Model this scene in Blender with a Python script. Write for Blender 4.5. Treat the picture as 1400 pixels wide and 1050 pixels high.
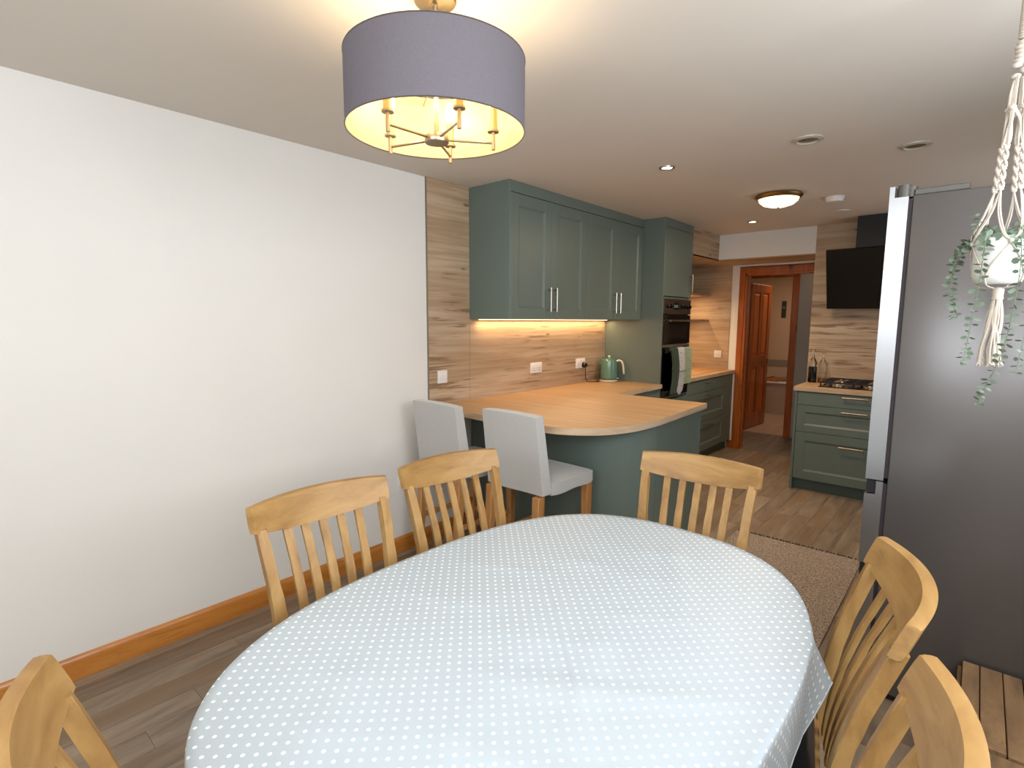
import bpy, bmesh, math, random
from mathutils import Vector, Matrix
random.seed(7)
PI = math.pi
SC = bpy.context.scene
C = SC.collection
for o in list(bpy.data.objects): bpy.data.objects.remove(o)

# ------------------------------------------------------------------ camera, world, lights, exposure
cam = bpy.data.cameras.new('camera'); cam.sensor_width = 36; cam.lens = 726.76/1400*36
cam.clip_start = 0.02; cam.clip_end = 60
co = bpy.data.objects.new('camera', cam); C.objects.link(co)
yaw, pitch, roll = math.radians(41.236), math.radians(6.865), math.radians(.252)
fw = Vector((-math.sin(yaw)*math.cos(pitch), math.cos(yaw)*math.cos(pitch), -math.sin(pitch)))
r0 = Vector((math.cos(yaw), math.sin(yaw), 0)); u0 = r0.cross(fw)
rr = r0*math.cos(roll)+u0*math.sin(roll); uu = -r0*math.sin(roll)+u0*math.cos(roll)
M = Matrix((rr, uu, -fw)).transposed().to_4x4(); M.translation = Vector((2.731, 0, 1.5))
co.matrix_world = M
SC.camera = co
SC.view_settings.view_transform = 'Standard'; SC.view_settings.look = 'None'
SC.view_settings.gamma = 1; SC.view_settings.use_curve_mapping = False
SC.view_settings.exposure = 0.03

w = bpy.data.worlds.new('world'); SC.world = w; w.use_nodes = True
w.node_tree.nodes['Background'].inputs[0].default_value = (.75, .85, 1, 1)
w.node_tree.nodes['Background'].inputs[1].default_value = 1.0

def light(name, kind, loc, power, color, size=None, rot=None, size_y=None, spot=None, blend=.6, spread=None):
    l = bpy.data.lights.new(name, kind); l.energy = power; l.color = color
    if kind == 'AREA':
        l.size = size
        if size_y: l.shape = 'RECTANGLE'; l.size_y = size_y
        if spread: l.spread = spread
    elif size is not None: l.shadow_soft_size = size
    if kind == 'SPOT': l.spot_size = spot; l.spot_blend = blend
    o = bpy.data.objects.new(name, l); C.objects.link(o); o.location = loc
    if rot: o.rotation_euler = rot
    return o
DAY = (.90, .95, 1.0)
WARM = (1.0, .66, .36)
# daylight: the wide window in the right wall beside the camera, and the window behind it
light('daylight_side_window', 'AREA', (3.49, .80, 1.83), 57, DAY, 2.5, (0, PI/2, 0), 2.0)
bpy.data.objects['daylight_side_window'].data.shape = 'RECTANGLE'
bpy.data.objects['daylight_side_window'].data.size = .86; bpy.data.objects['daylight_side_window'].data.size_y = 2.5
light('daylight_window', 'AREA', (2.35, -1.24, 1.91), 36, DAY, 1.9, (PI/2, 0, 0), .80)
light('daylight_kitchen', 'AREA', (3.49, 4.55, 1.5), 5, DAY, 1.1, (0, PI/2, 0), 1.2)

# ------------------------------------------------------------------ helpers
def hexc(h):
    h = h.lstrip('#'); v = [int(h[i:i+2], 16)/255 for i in (0, 2, 4)]
    return tuple((c/12.92 if c <= .04045 else ((c+.055)/1.055)**2.4) for c in v)+(1,)
class B:
    """collects geometry, then links it as one mesh object"""
    def __init__(s): s.bm = bmesh.new()
    def add(s, vs, fs):
        v = [s.bm.verts.new(p) for p in vs]
        out = []
        for f in fs:
            try: out.append(s.bm.faces.new([v[i] for i in f]))
            except ValueError: pass
        return v, out
    def box(s, x0, x1, y0, y1, z0, z1, bev=0, seg=1, M=None):
        if x0 > x1: x0, x1 = x1, x0
        if y0 > y1: y0, y1 = y1, y0
        if z0 > z1: z0, z1 = z1, z0
        P = [(x0,y0,z0),(x1,y0,z0),(x1,y1,z0),(x0,y1,z0),(x0,y0,z1),(x1,y0,z1),(x1,y1,z1),(x0,y1,z1)]
        if M is not None: P = [M @ Vector(p) for p in P]
        v, f = s.add(P, [(0,3,2,1),(4,5,6,7),(0,1,5,4),(1,2,6,5),(2,3,7,6),(3,0,4,7)])
        if bev:
            es = {e for q in f for e in q.edges}
            bmesh.ops.bevel(s.bm, geom=list(es), offset=bev, segments=seg, affect='EDGES', profile=.5)
        return s
    def lathe(s, prof, c=(0,0,0), seg=24, cap=True, M=None):
        rings = []
        for r, z in prof:
            ring = []
            for i in range(seg):
                a = 2*PI*i/seg
                p = Vector((r*math.cos(a), r*math.sin(a), z))
                if M is not None: p = M @ p
                ring.append(s.bm.verts.new(p+Vector(c)))
            rings.append(ring)
        for a, b in zip(rings, rings[1:]):
            for i in range(seg):
                j = (i+1) % seg
                s.bm.faces.new((a[i], a[j], b[j], b[i]))
        if cap:
            if prof[0][0] > 1e-6: s.bm.faces.new(list(reversed(rings[0])))
            if prof[-1][0] > 1e-6: s.bm.faces.new(rings[-1])
        return s
    def tube(s, pts, r, seg=8, cap=True, flat=None):
        pts = [Vector(p) for p in pts]; n = len(pts)
        rs = r if isinstance(r, (list, tuple)) else [r]*n
        rings = []; ref = None
        for i, p in enumerate(pts):
            t = (pts[min(i+1, n-1)]-pts[max(i-1, 0)]).normalized()
            if ref is None:
                ref = Vector((0,0,1)) if abs(t.z) < .9 else Vector((1,0,0))
            a = (ref - t*ref.dot(t)).normalized(); ref = a; b = t.cross(a)
            ring = []
            for k in range(seg):
                an = 2*PI*k/seg
                ring.append(s.bm.verts.new(p+a*(rs[i]*math.cos(an))+b*(rs[i]*math.sin(an)*(flat or 1))))
            rings.append(ring)
        for q, w_ in zip(rings, rings[1:]):
            for k in range(seg):
                j = (k+1) % seg
                s.bm.faces.new((q[k], q[j], w_[j], w_[k]))
        if cap:
            s.bm.faces.new(list(reversed(rings[0]))); s.bm.faces.new(rings[-1])
        return s
    def cyl(s, p0, p1, r, seg=16, r1=None):
        return s.tube([p0, p1], [r, r if r1 is None else r1], seg)
    def prism(s, poly, z0, z1, bev=0, M=None):
        """poly in xy, extruded in z"""
        lo = [Vector((x, y, z0)) for x, y in poly]; hi = [Vector((x, y, z1)) for x, y in poly]
        if M is not None: lo = [M@p for p in lo]; hi = [M@p for p in hi]
        n = len(poly)
        v, f = s.add(lo+hi, [tuple(reversed(range(n))), tuple(range(n, 2*n))]+[(i, (i+1) % n, n+(i+1) % n, n+i) for i in range(n)])
        if bev:
            es = {e for q in f[:2] for e in q.edges}
            bmesh.ops.bevel(s.bm, geom=list(es), offset=bev, segments=2, affect='EDGES', profile=.5)
        return s
    def grid(s, fn, nu, nv, closed_u=False):
        V = [[s.bm.verts.new(fn(i, j)) for j in range(nv)] for i in range(nu)]
        for i in range(nu if closed_u else nu-1):
            for j in range(nv-1):
                i2 = (i+1) % nu
                s.bm.faces.new((V[i][j], V[i2][j], V[i2][j+1], V[i][j+1]))
        return V
    def mesh(s, name, mat, smooth=35):
        me = bpy.data.meshes.new(name)
        bmesh.ops.recalc_face_normals(s.bm, faces=s.bm.faces[:])
        s.bm.to_mesh(me); s.bm.free()
        for m in (mat if isinstance(mat, (list, tuple)) else [mat]): me.materials.append(m)
        if smooth:
            me.polygons.foreach_set('use_smooth', [True]*len(me.polygons))
            me.set_sharp_from_angle(angle=math.radians(smooth))
        return me
def obj(name, b, mat, parent=None, smooth=35, **props):
    me = b.mesh(name, mat, smooth) if isinstance(b, B) else b
    o = bpy.data.objects.new(name, me); C.objects.link(o)
    if parent is not None:
        o.parent = parent
        if parent.type == 'EMPTY' and 'wb' in W.get(parent.name, ()): o.location = -parent.location
    for k, v in props.items(): o[k] = v
    return o
W = {}
def thing(name, label, cat, loc=(0,0,0), rotz=0, group=None, world=False):
    """Empty at the base; world=True: its parts are modelled in room coordinates"""
    o = bpy.data.objects.new(name, None); C.objects.link(o)
    o.empty_display_size = .05
    o.location = loc; o.rotation_euler = (0, 0, rotz); o['label'] = label; o['category'] = cat
    if group: o['group'] = group
    if world: W[o.name] = ('wb',)
    return o
def tag(o, label, cat, group=None):
    o['label'] = label; o['category'] = cat
    if group: o['group'] = group
    return o
def struct(name, b, mat, parent=None, smooth=0):
    o = obj(name, b, mat, parent, smooth)
    if parent is None: o['kind'] = 'structure'
    return o
def dup(root, loc, rotz, label, group=None):
    r = root.copy(); C.objects.link(r); r.location = loc; r.rotation_euler = (0, 0, rotz); r['label'] = label
    if group: r['group'] = group
    for ch in list(root.children):
        c = ch.copy(); C.objects.link(c); c.parent = r
        for g in list(ch.children):
            d = g.copy(); C.objects.link(d); d.parent = c
    return r

# ------------------------------------------------------------------ materials
def base(name, col, rough=.5, metal=0, **kw):
    m = bpy.data.materials.new(name); m.use_nodes = True
    nt = m.node_tree; p = nt.nodes['Principled BSDF']
    p.inputs['Base Color'].default_value = hexc(col) if isinstance(col, str) else col
    p.inputs['Roughness'].default_value = rough; p.inputs['Metallic'].default_value = metal
    for k, v in kw.items(): p.inputs[k.replace('_', ' ')].default_value = v
    return m, nt, p
def N(nt, t, **kw):
    n = nt.nodes.new(t)
    for k, v in kw.items():
        if hasattr(n, k): setattr(n, k, v)
        else: n.inputs[k].default_value = v
    return n
def bump(nt, p, src, strength=.2, dist=.001):
    b = N(nt, 'ShaderNodeBump'); b.inputs['Strength'].default_value = strength; b.inputs['Distance'].default_value = dist
    nt.links.new(src, b.inputs['Height']); nt.links.new(b.outputs[0], p.inputs['Normal'])
def mapped(nt, scale, obj_rand=False, rot=(0,0,0)):
    tc = N(nt, 'ShaderNodeTexCoord'); mp = N(nt, 'ShaderNodeMapping')
    mp.inputs['Scale'].default_value = scale; mp.inputs['Rotation'].default_value = rot
    nt.links.new(tc.outputs['Object'], mp.inputs[0])
    if obj_rand:
        oi = N(nt, 'ShaderNodeObjectInfo'); mu = N(nt, 'ShaderNodeMath', operation='MULTIPLY'); mu.inputs[1].default_value = 37
        nt.links.new(oi.outputs['Random'], mu.inputs[0]); cb = N(nt, 'ShaderNodeCombineXYZ')
        for i in range(3): nt.links.new(mu.outputs[0], cb.inputs[i])
        nt.links.new(cb.outputs[0], mp.inputs['Location'])
    return mp.outputs[0]
def ramp(nt, fac, stops):
    r = N(nt, 'ShaderNodeValToRGB'); e = r.color_ramp.elements
    e[0].position = stops[0][0]; e[0].color = hexc(stops[0][1]) if isinstance(stops[0][1], str) else stops[0][1]
    e[1].position = stops[-1][0]; e[1].color = hexc(stops[-1][1]) if isinstance(stops[-1][1], str) else stops[-1][1]
    for pos, c in stops[1:-1]:
        q = e.new(pos); q.color = hexc(c) if isinstance(c, str) else c
    nt.links.new(fac, r.inputs[0]); return r.outputs[0]
def noise(nt, vec, scale, detail=4, rough=.5, dist=0):
    n = N(nt, 'ShaderNodeTexNoise'); n.inputs['Scale'].default_value = scale; n.inputs['Detail'].default_value = detail
    n.inputs['Roughness'].default_value = rough; n.inputs['Distortion'].default_value = dist
    nt.links.new(vec, n.inputs['Vector']); return n.outputs['Fac']
def mix(nt, a, b, fac, mode='MIX'):
    m = N(nt, 'ShaderNodeMix'); m.data_type = 'RGBA'; m.blend_type = mode
    for s, k in ((fac, 0), (a, 6), (b, 7)):
        if isinstance(s, (int, float)): m.inputs[k].default_value = s
        elif isinstance(s, tuple): m.inputs[k].default_value = s
        elif isinstance(s, str): m.inputs[k].default_value = hexc(s)
        else: nt.links.new(s, m.inputs[k])
    return m.outputs[2]
def wood(name, stops, scale, rough=.45, rand=False, nscale=6, dark=None, darkpos=(.60, .70), darkscale=2.2, kn=None, bumpy=.15, coat=0, kcol='5a3315'):
    m, nt, p = base(name, '808080', rough)
    v = mapped(nt, scale, rand)
    f = noise(nt, v, nscale, 7, .62, .6)
    col = ramp(nt, f, stops)
    if dark:
        g = noise(nt, v, darkscale, 5, .7, 1.2)
        s = ramp(nt, g, [(darkpos[0], (0,0,0,1)), (darkpos[1], (1,1,1,1))])
        sv = N(nt, 'ShaderNodeSeparateColor'); nt.links.new(s, sv.inputs[0])
        col = mix(nt, col, dark, sv.outputs[0])
    if kn:
        tc = mapped(nt, kn[0], rand)
        vo = N(nt, 'ShaderNodeTexVoronoi'); vo.inputs['Scale'].default_value = kn[1]; nt.links.new(tc, vo.inputs['Vector'])
        s = ramp(nt, vo.outputs['Distance'], [(kn[2]*.4, (1,1,1,1)), (kn[2], (0,0,0,1))])
        sv = N(nt, 'ShaderNodeSeparateColor'); nt.links.new(s, sv.inputs[0])
        col = mix(nt, col, kcol, sv.outputs[0])
    nt.links.new(col, p.inputs['Base Color'])
    p.inputs['Coat Weight'].default_value = coat
    if bumpy: bump(nt, p, f, bumpy, .0006)
    return m
def paint(name, col, rough=.8, var=.03, bs=0):
    m, nt, p = base(name, col, rough)
    v = mapped(nt, (1,1,1)); f = noise(nt, v, 90, 3)
    if bs: bump(nt, p, f, bs, .0006)
    c = Vector(hexc(col)[:3])
    nt.links.new(ramp(nt, noise(nt, v, 2.5, 2), [(.3, tuple(c*(1-var))+(1,)), (.7, tuple(c*(1+var*.5))+(1,))]), p.inputs['Base Color'])
    return m
def plain(name, col, rough=.5, metal=0, **kw):
    m, nt, p = base(name, col, rough, metal, **kw)
    v = mapped(nt, (1,1,1)); f = noise(nt, v, 30, 2)
    c = Vector((hexc(col) if isinstance(col, str) else col)[:3])
    nt.links.new(ramp(nt, f, [(.3, tuple(c*.96)+(1,)), (.7, tuple(c*1.03)+(1,))]), p.inputs['Base Color'])
    return m
def emit(name, col, strength):
    m, nt, p = base(name, col, .5)
    p.inputs['Emission Color'].default_value = hexc(col); p.inputs['Emission Strength'].default_value = strength
    return m

WALL = paint('wall_white_paint', 'e4e1db', .85, .012, .12)
CEIL = paint('ceiling_paint', 'dcd4c9', .9, .015, .08)
GREYWALL = paint('hall_grey_paint', 'a39d98', .85, .02)
CREAM = paint('bathroom_cream_paint', 'c9b29a', .8, .03)
GREEN = paint('sage_cabinet_paint', '66736b', .42, .02)
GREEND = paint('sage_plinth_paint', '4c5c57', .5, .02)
def laminate(name, along):
    m, nt, p = base(name, '808080', .5)
    sc = (lambda a, c, z: (c, a, z) if along == 'y' else (a, c, z))
    f = noise(nt, mapped(nt, sc(.7, 5, 20)), 1.5, 7, .62, .5)
    col = ramp(nt, f, [(.25, 'a38a6f'), (.45, 'b79d80'), (.58, 'c3ac90'), (.78, 'cdb99f')])
    broad = noise(nt, mapped(nt, sc(.35, 2, 3.2)), 1.6, 3, .5)
    col = mix(nt, col, ramp(nt, broad, [(.35, 'dfd5c8'), (.65, 'ffffff')]), .8, 'MULTIPLY')
    def one(sock):
        q = N(nt, 'ShaderNodeSeparateColor'); nt.links.new(sock, q.inputs[0]); return q.outputs[0]
    thin = one(ramp(nt, noise(nt, mapped(nt, sc(1.15, 3, 26)), 1.35, 4, .6, .9), [(.535, (0,0,0,1)), (.60, (1,1,1,1))]))
    mask = one(ramp(nt, noise(nt, mapped(nt, sc(1.5, 3, 3.3)), 1.3, 2), [(.47, (0,0,0,1)), (.58, (1,1,1,1))]))
    mu = N(nt, 'ShaderNodeMath', operation='MULTIPLY'); nt.links.new(thin, mu.inputs[0]); nt.links.new(mask, mu.inputs[1])
    m2 = N(nt, 'ShaderNodeMath', operation='MULTIPLY'); nt.links.new(mu.outputs[0], m2.inputs[0]); m2.inputs[1].default_value = .8
    col = mix(nt, col, '75593f', m2.outputs[0])
    vo = N(nt, 'ShaderNodeTexVoronoi'); vo.inputs['Scale'].default_value = 1.6; nt.links.new(mapped(nt, sc(1.7, 1.2, 4.6)), vo.inputs['Vector'])
    kn = one(ramp(nt, vo.outputs['Distance'], [(.04, (.8,.8,.8,1)), (.10, (0,0,0,1))]))
    col = mix(nt, col, '634830', kn)
    nt.links.new(col, p.inputs['Base Color']); bump(nt, p, f, .1, .0005)
    return m
LAMIN = laminate('oak_wall_laminate', 'y'); LAMINX = laminate('oak_wall_laminate_cross', 'x')
TOP = wood('oak_worktop_laminate', [(.28, 'ad8760'), (.5, 'bf9a71'), (.72, 'caa883')], (.7, 12, 12), .42, nscale=1.7, dark='8f6b48', darkpos=(.68, .8), darkscale=1.1, bumpy=.05)
EDGE = wood('oak_worktop_edge', [(.3, 'b09476'), (.5, 'c4ab8d'), (.72, 'd0b99d')], (2, 2, 14), .5, nscale=1.7, bumpy=.05)
CHAIR = wood('honey_oak', [(.3, '8a6538'), (.5, 'a27c47'), (.7, 'b18d57')], (6, 6, 2.2), .48, True, 2.5, bumpy=.06, coat=0)
CHAIRR = wood('honey_oak_rail', [(.3, '8a6538'), (.5, 'a27c47'), (.7, 'b18d57')], (1.6, 6, 7), .5, True, 2.5, bumpy=.06, coat=0)
STOOLW = wood('stool_leg_oak', [(.3, 'a36d3a'), (.6, 'bb864c'), (.8, 'c89559')], (8, 8, 1.5), .45, True, 3)
PINE = wood('orange_pine', [(.3, 'a2601f'), (.5, 'bd7830'), (.7, 'c98840')], (7, .8, 7), .33, False, 2.2, coat=.3, dark='8f4d16', darkpos=(.6, .8), kn=((0, 4, 4), .9, .12), kcol='4f1f0a')
PINEZ = wood('orange_pine_upright', [(.3, '843f11'), (.5, 'a15319'), (.7, 'b26523')], (7, 7, .8), .35, False, 2.2, coat=.3, dark='7d4014', darkpos=(.6, .8), kn=((5, 5, 2.2), .9, .14), kcol='4a1d0a')
CRATEW = wood('reclaimed_crate_wood', [(.28, '64503c'), (.5, '8b6c4c'), (.75, 'a5845d')], (9, 2, 9), .7, True, 1.6, dark='4b3a2b', darkpos=(.6, .78), bumpy=.4)
WHITEP = plain('white_plastic', 'e3e0de', .35)
OFFW = plain('cream_plastic', 'd8d2c4', .35)
CHROME = plain('satin_steel', 'b5aea4', .3, 1)
BRASS = plain('satin_brass', 'a58a5c', .3, 1)
NICKEL = plain('brushed_nickel', 'a89c86', .32, 1)
BLACK = plain('black_gloss', '0a0a0b', .12)
BLACKM = plain('black_matt', '121213', .5)
BLACKL = plain('black_leather', '15151a', .42)
IRON = plain('cast_iron', '161616', .55)
DARKP = plain('dark_grey_plastic', '55524c', .35)
SEAL = plain('door_seal', '2a1f24', .6)
# fridge metal
def brushed(name, col, rough):
    m, nt, p = base(name, col, rough, 1)
    v = mapped(nt, (1, 1, 160)); f = noise(nt, v, 3, 2)
    bump(nt, p, f, .03, .0003); return m
FRSIDE = base('fridge_side_metallic_paint', '615d5b', .30, .4, Coat_Weight=.6, Coat_Roughness=.22)[0]
FRDOOR = brushed('fridge_door_steel', 'a7a7a8', .33)
def fabric(name, col, sc=700, rough=.95, var=.06, trans=0, sheen=.3):
    m, nt, p = base(name, col, rough)
    v = mapped(nt, (1,1,1))
    wv = N(nt, 'ShaderNodeTexWave'); wv.inputs['Scale'].default_value = sc/6; wv.inputs['Distortion'].default_value = 2; nt.links.new(v, wv.inputs['Vector'])
    f = noise(nt, v, sc/4, 2)
    c = Vector(hexc(col)[:3])
    nt.links.new(ramp(nt, f, [(.35, tuple(c*(1-var))+(1,)), (.65, tuple(c*(1+var))+(1,))]), p.inputs['Base Color'])
    bump(nt, p, f, .25, .0008); p.inputs['Sheen Weight'].default_value = sheen
    return m
STOOLF = fabric('light_grey_stool_cover', 'b9b8b4', 900)
ROPE = fabric('macrame_cotton', 'c6bbad', 1500, sheen=.1)
POT = plain('white_ceramic', 'd9d7d2', .4)
LEAF = plain('eucalyptus_leaf', '71826f', .55)
STEM = plain('eucalyptus_stem', '5f6f50', .6)
SOIL = plain('dark_soil', '2a211a', .9)
GREENT = fabric('dark_green_cotton', '1b4524', 900)
# tea towel with scattered marks
def spotted(name, bg, fg, sc, size):
    m, nt, p = base(name, bg, .95)
    v = mapped(nt, (1,1,1)); vo = N(nt, 'ShaderNodeTexVoronoi'); vo.inputs['Scale'].default_value = sc; nt.links.new(v, vo.inputs['Vector'])
    s = ramp(nt, vo.outputs['Distance'], [(size*.8, (1,1,1,1)), (size, (0,0,0,1))]); q = N(nt, 'ShaderNodeSeparateColor'); nt.links.new(s, q.inputs[0])
    nt.links.new(mix(nt, bg, fg, q.outputs[0]), p.inputs['Base Color']); return m
MITT = spotted('white_mitt_cotton', 'ecebf0', '8e9aa0', 28, .22)
TEA = spotted('pale_green_towel', 'c8d8b8', '86987c', 30, .2)
# polka dot cloth: 32 mm quincunx grid
def polka():
    m, nt, p = base('polka_dot_oilcloth', 'b9c6c8', .42)
    tc = N(nt, 'ShaderNodeTexCoord')
    sp = N(nt, 'ShaderNodeSeparateXYZ'); uv = N(nt, 'ShaderNodeUVMap'); uv.uv_map = 'cloth'
    nt.links.new(uv.outputs[0], sp.inputs[0])
    def math_(op, a, b=None):
        n = N(nt, 'ShaderNodeMath', operation=op)
        for i, s in enumerate((a, b)):
            if s is None: continue
            if isinstance(s, (int, float)): n.inputs[i].default_value = s
            else: nt.links.new(s, n.inputs[i])
        return n.outputs[0]
    S = .0322
    def dist(off):
        ds = []
        for ax in (0, 1):
            a = math_('ADD', math_('DIVIDE', sp.outputs[ax], S), off)
            fr = math_('SUBTRACT', math_('FRACT', a), .5)
            ds.append(math_('MULTIPLY', fr, fr))
        return math_('SQRT', math_('ADD', ds[0], ds[1]))
    d = math_('MINIMUM', dist(100.0), dist(100.5))
    mp = N(nt, 'ShaderNodeMapRange'); mp.interpolation_type = 'SMOOTHSTEP'
    mp.inputs['From Min'].default_value = .105; mp.inputs['From Max'].default_value = .130
    mp.inputs['To Min'].default_value = 1; mp.inputs['To Max'].default_value = 0
    nt.links.new(d, mp.inputs[0])
    nt.links.new(mix(nt, '#b0bbc2', '#eef0f2', mp.outputs[0]), p.inputs['Base Color'])
    v = mapped(nt, (1,1,1)); bump(nt, p, noise(nt, v, 900, 2), .12, .0005)
    return m
CLOTH = polka()
def lampshade():
    m, nt, p = base('grey_linen_shade', '716c73', .9)
    out = [n for n in nt.nodes if n.type == 'OUTPUT_MATERIAL'][0]
    v = mapped(nt, (1,1,1))
    f = noise(nt, v, 260, 2); c = Vector(hexc('716c73')[:3])
    nt.links.new(ramp(nt, f, [(.35, tuple(c*.93)+(1,)), (.65, tuple(c*1.07)+(1,))]), p.inputs['Base Color'])
    t = N(nt, 'ShaderNodeBsdfTranslucent'); t.inputs[0].default_value = hexc('9a8585')
    ms = N(nt, 'ShaderNodeMixShader'); ms.inputs[0].default_value = .22
    nt.links.new(p.outputs[0], ms.inputs[1]); nt.links.new(t.outputs[0], ms.inputs[2]); nt.links.new(ms.outputs[0], out.inputs[0])
    return m
SHADE = lampshade()
SHADEIN = plain('champagne_shade_lining', 'c9b58a', .5)
def glass(name, col, rough=.02, ior=1.45):
    m, nt, p = base(name, col, rough); p.inputs['Transmission Weight'].default_value = 1; p.inputs['IOR'].default_value = ior; return m
GLASS = glass('clear_glass', 'f2f6f4'); 
OVGLASS = plain('oven_black_glass', '0b0a0b', .08)
# floor planks
def plankmat():
    m, nt, p = base('oak_vinyl_plank', '808080', .42)
    v = mapped(nt, (7, .9, 7), True)
    f = noise(nt, v, 1.9, 8, .65, .8)
    col = ramp(nt, f, [(.28, '776859'), (.45, '978675'), (.6, 'ab9a87'), (.78, 'bcad9a')])
    g = noise(nt, mapped(nt, (3, .6, 3), True), 1.3, 4, .6, .5)
    s = ramp(nt, g, [(.5, (0,0,0,1)), (.72, (1,1,1,1))]); q = N(nt, 'ShaderNodeSeparateColor'); nt.links.new(s, q.inputs[0])
    col = mix(nt, col, '9c7f5e', q.outputs[0])
    oi = N(nt, 'ShaderNodeObjectInfo'); tone = ramp(nt, oi.outputs['Random'], [(0, 'bfb9b2'), (.5, 'd6d2cc'), (1, 'ece6de')])
    col = mix(nt, col, tone, .85, 'MULTIPLY')
    nt.links.new(col, p.inputs['Base Color']); bump(nt, p, f, .12, .0006)
    return m
PLANK = plankmat()
GAP = plain('floor_joint', '3a3029', .8)
LOBBYF = wood('hall_floor_vinyl', [(.3, '5c534b'), (.7, '80746a')], (6, 1, 6), .5, nscale=2)
BATHF = wood('bathroom_floor_vinyl', [(.3, 'a08c7e'), (.7, 'b9a699')], (6, 1, 6), .4, nscale=2)
def rugmat():
    m, nt, p = base('woven_brown_rug', '8a7668', .97)
    v = mapped(nt, (1,1,1)); a = noise(nt, v, 130, 3, .7); 
    vo = N(nt, 'ShaderNodeTexVoronoi'); vo.inputs['Scale'].default_value = 110; nt.links.new(v, vo.inputs['Vector'])
    nt.links.new(ramp(nt, a, [(.36, '65574c'), (.5, '9c8a7b'), (.64, 'c9baaa')]), p.inputs['Base Color'])
    bump(nt, p, vo.outputs['Distance'], .8, .004); return m
RUG = rugmat()
FRINGE = fabric('dark_rug_fringe', '2b221d', 900)

# ------------------------------------------------------------------ room shell
H = 2.4
YB = 6.4
b = B().box(-.9, 3.6, -1.85, 10, -.12, -.003)
floor = struct('floor', b, GAP)
PW = .12
x = -0.005 - PW*.35; row = 0; cache = {}
while x < 3.02:
    y = -1.8 + ((row*0.37) % 1.0)*.95 - .95
    while y < YB:
        L = random.choice((.95, 1.2, .8))
        y0, y1 = max(y, -1.8), min(y+L, YB)
        # planks the photograph shows nothing of are left to the subfloor's own row further back
        if y1-y0 > .03 and y1 > -.2 and x+PW > -.02:
            x0, x1 = max(x, 0), min(x+PW, 3.02)
            key = (round(x1-x0, 3), round(y1-y0, 2))
            if key not in cache:
                q = B().box(.0006, x1-x0-.0006, .0006, y1-y0-.0006, -.003, 0)
                cache[key] = q.mesh('plank', PLANK, 0)
            o = obj('plank', cache[key], None, floor); o.location = (x0, y0, 0)
        y += L
    x += PW; row += 1
obj('far_planks', B().box(3.02, 3.5, -1.8, YB, -.003, 0).box(0, 3.02, -1.8, -.95, -.003, -.0005), PLANK, floor)['kind'] = 'stuff'
struct('ceiling', B().box(-.9, 3.6, -1.85, 10, H, H+.1), CEIL)
wall_left = struct('wall_left', B().box(-.12, 0, -1.85, YB+.1, 0, H), WALL)
obj('wood_panel', B().box(0, .008, 2.272, 2.649, .893, H, .0008), LAMIN, wall_left)
obj('wood_panel', B().box(0, .010, 2.650, 4.47, .893, 1.52, .0008), LAMIN, wall_left)
# thin metal edging strip where the panelling begins
obj('edge_strip', B().box(0, .010, 2.266, 2.2715, .893, H), plain('panel_edge_strip', '8d8370', .4, .6), wall_left)
wr = B(); wr.box(3.5, 3.62, -1.85, -.47, 0, H).box(3.5, 3.62, 2.07, 3.95, 0, H).box(3.5, 3.62, 5.15, YB+.1, 0, H).box(3.5, 3.62, 3.95, 5.15, 0, .95).box(3.5, 3.62, 3.95, 5.15, 2.05, H).box(3.5, 3.62, -.47, 2.07, 2.32, H).box(3.5, 3.62, -.47, 2.07, 0, 1.34)
struct('wall_right', wr, WALL)
pf = B()
for y in (-.47, .78, 2.01): pf.box(3.50, 3.56, y, y+.06, 1.34, 2.32)
pf.box(3.50, 3.56, -.47, 2.07, 1.34, 1.39).box(3.50, 3.56, -.47, 2.07, 2.27, 2.32)
struct('window_3', pf, WHITEP)
wk = B()
for y in (3.95, 4.52, 5.09): wk.box(3.5, 3.56, y, y+.06, .95, 2.05)
wk.box(3.5, 3.56, 3.95, 5.15, .95, 1.01).box(3.5, 3.56, 3.95, 5.15, 1.99, 2.05)
struct('window_2', wk, WHITEP)
wfb = B(); wfb.box(-.12, 1.35, -1.42, -1.30, 0, H).box(3.35, 3.62, -1.42, -1.30, 0, H).box(1.35, 3.35, -1.42, -1.30, 0, 1.46).box(1.35, 3.35, -1.42, -1.30, 2.36, H)
struct('wall_front', wfb, WALL)
wn = B()
for x in (1.35, 2.32, 3.29): wn.box(x, x+.06, -1.36, -1.31, 1.46, 2.36)
wn.box(1.35, 3.35, -1.36, -1.31, 1.46, 1.51).box(1.35, 3.35, -1.36, -1.31, 2.31, 2.36)
struct('window_1', wn, WHITEP)
# back wall: niche part, chimney-side chunk behind the hob
wall_back = struct('wall_back', B().box(0, .60, YB, YB+.12, 0, H).box(.60, 2.2, YB, YB+.12, 2.115, H).box(1.493, 3.5, 5.80, 6.52, 0, H).box(.56, .60, YB-.004, YB, 0, 2.13), WALL)
obj('wood_panel', B().box(.0, .515, YB-.008, YB, .90, 2.136, .0008), LAMINX, wall_back)
obj('wood_panel', B().box(1.489, 3.5, 5.79, 5.80, .90, H, .0008), LAMINX, wall_back)
bulk = struct('ceiling_bulkhead', B().box(.57, 1.489, 5.80, YB, 2.146, H).box(0, .562, 5.09, YB, 2.146, H), WALL)
obj('wood_panel', B().box(.562, .570, 5.085, 5.80, 2.136, H), LAMIN, bulk)
obj('wood_panel', B().box(0, 1.489, 5.80, YB, 2.136, 2.146).box(0, .57, 5.085, 5.80, 2.136, 2.146), LAMINX, bulk)
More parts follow.
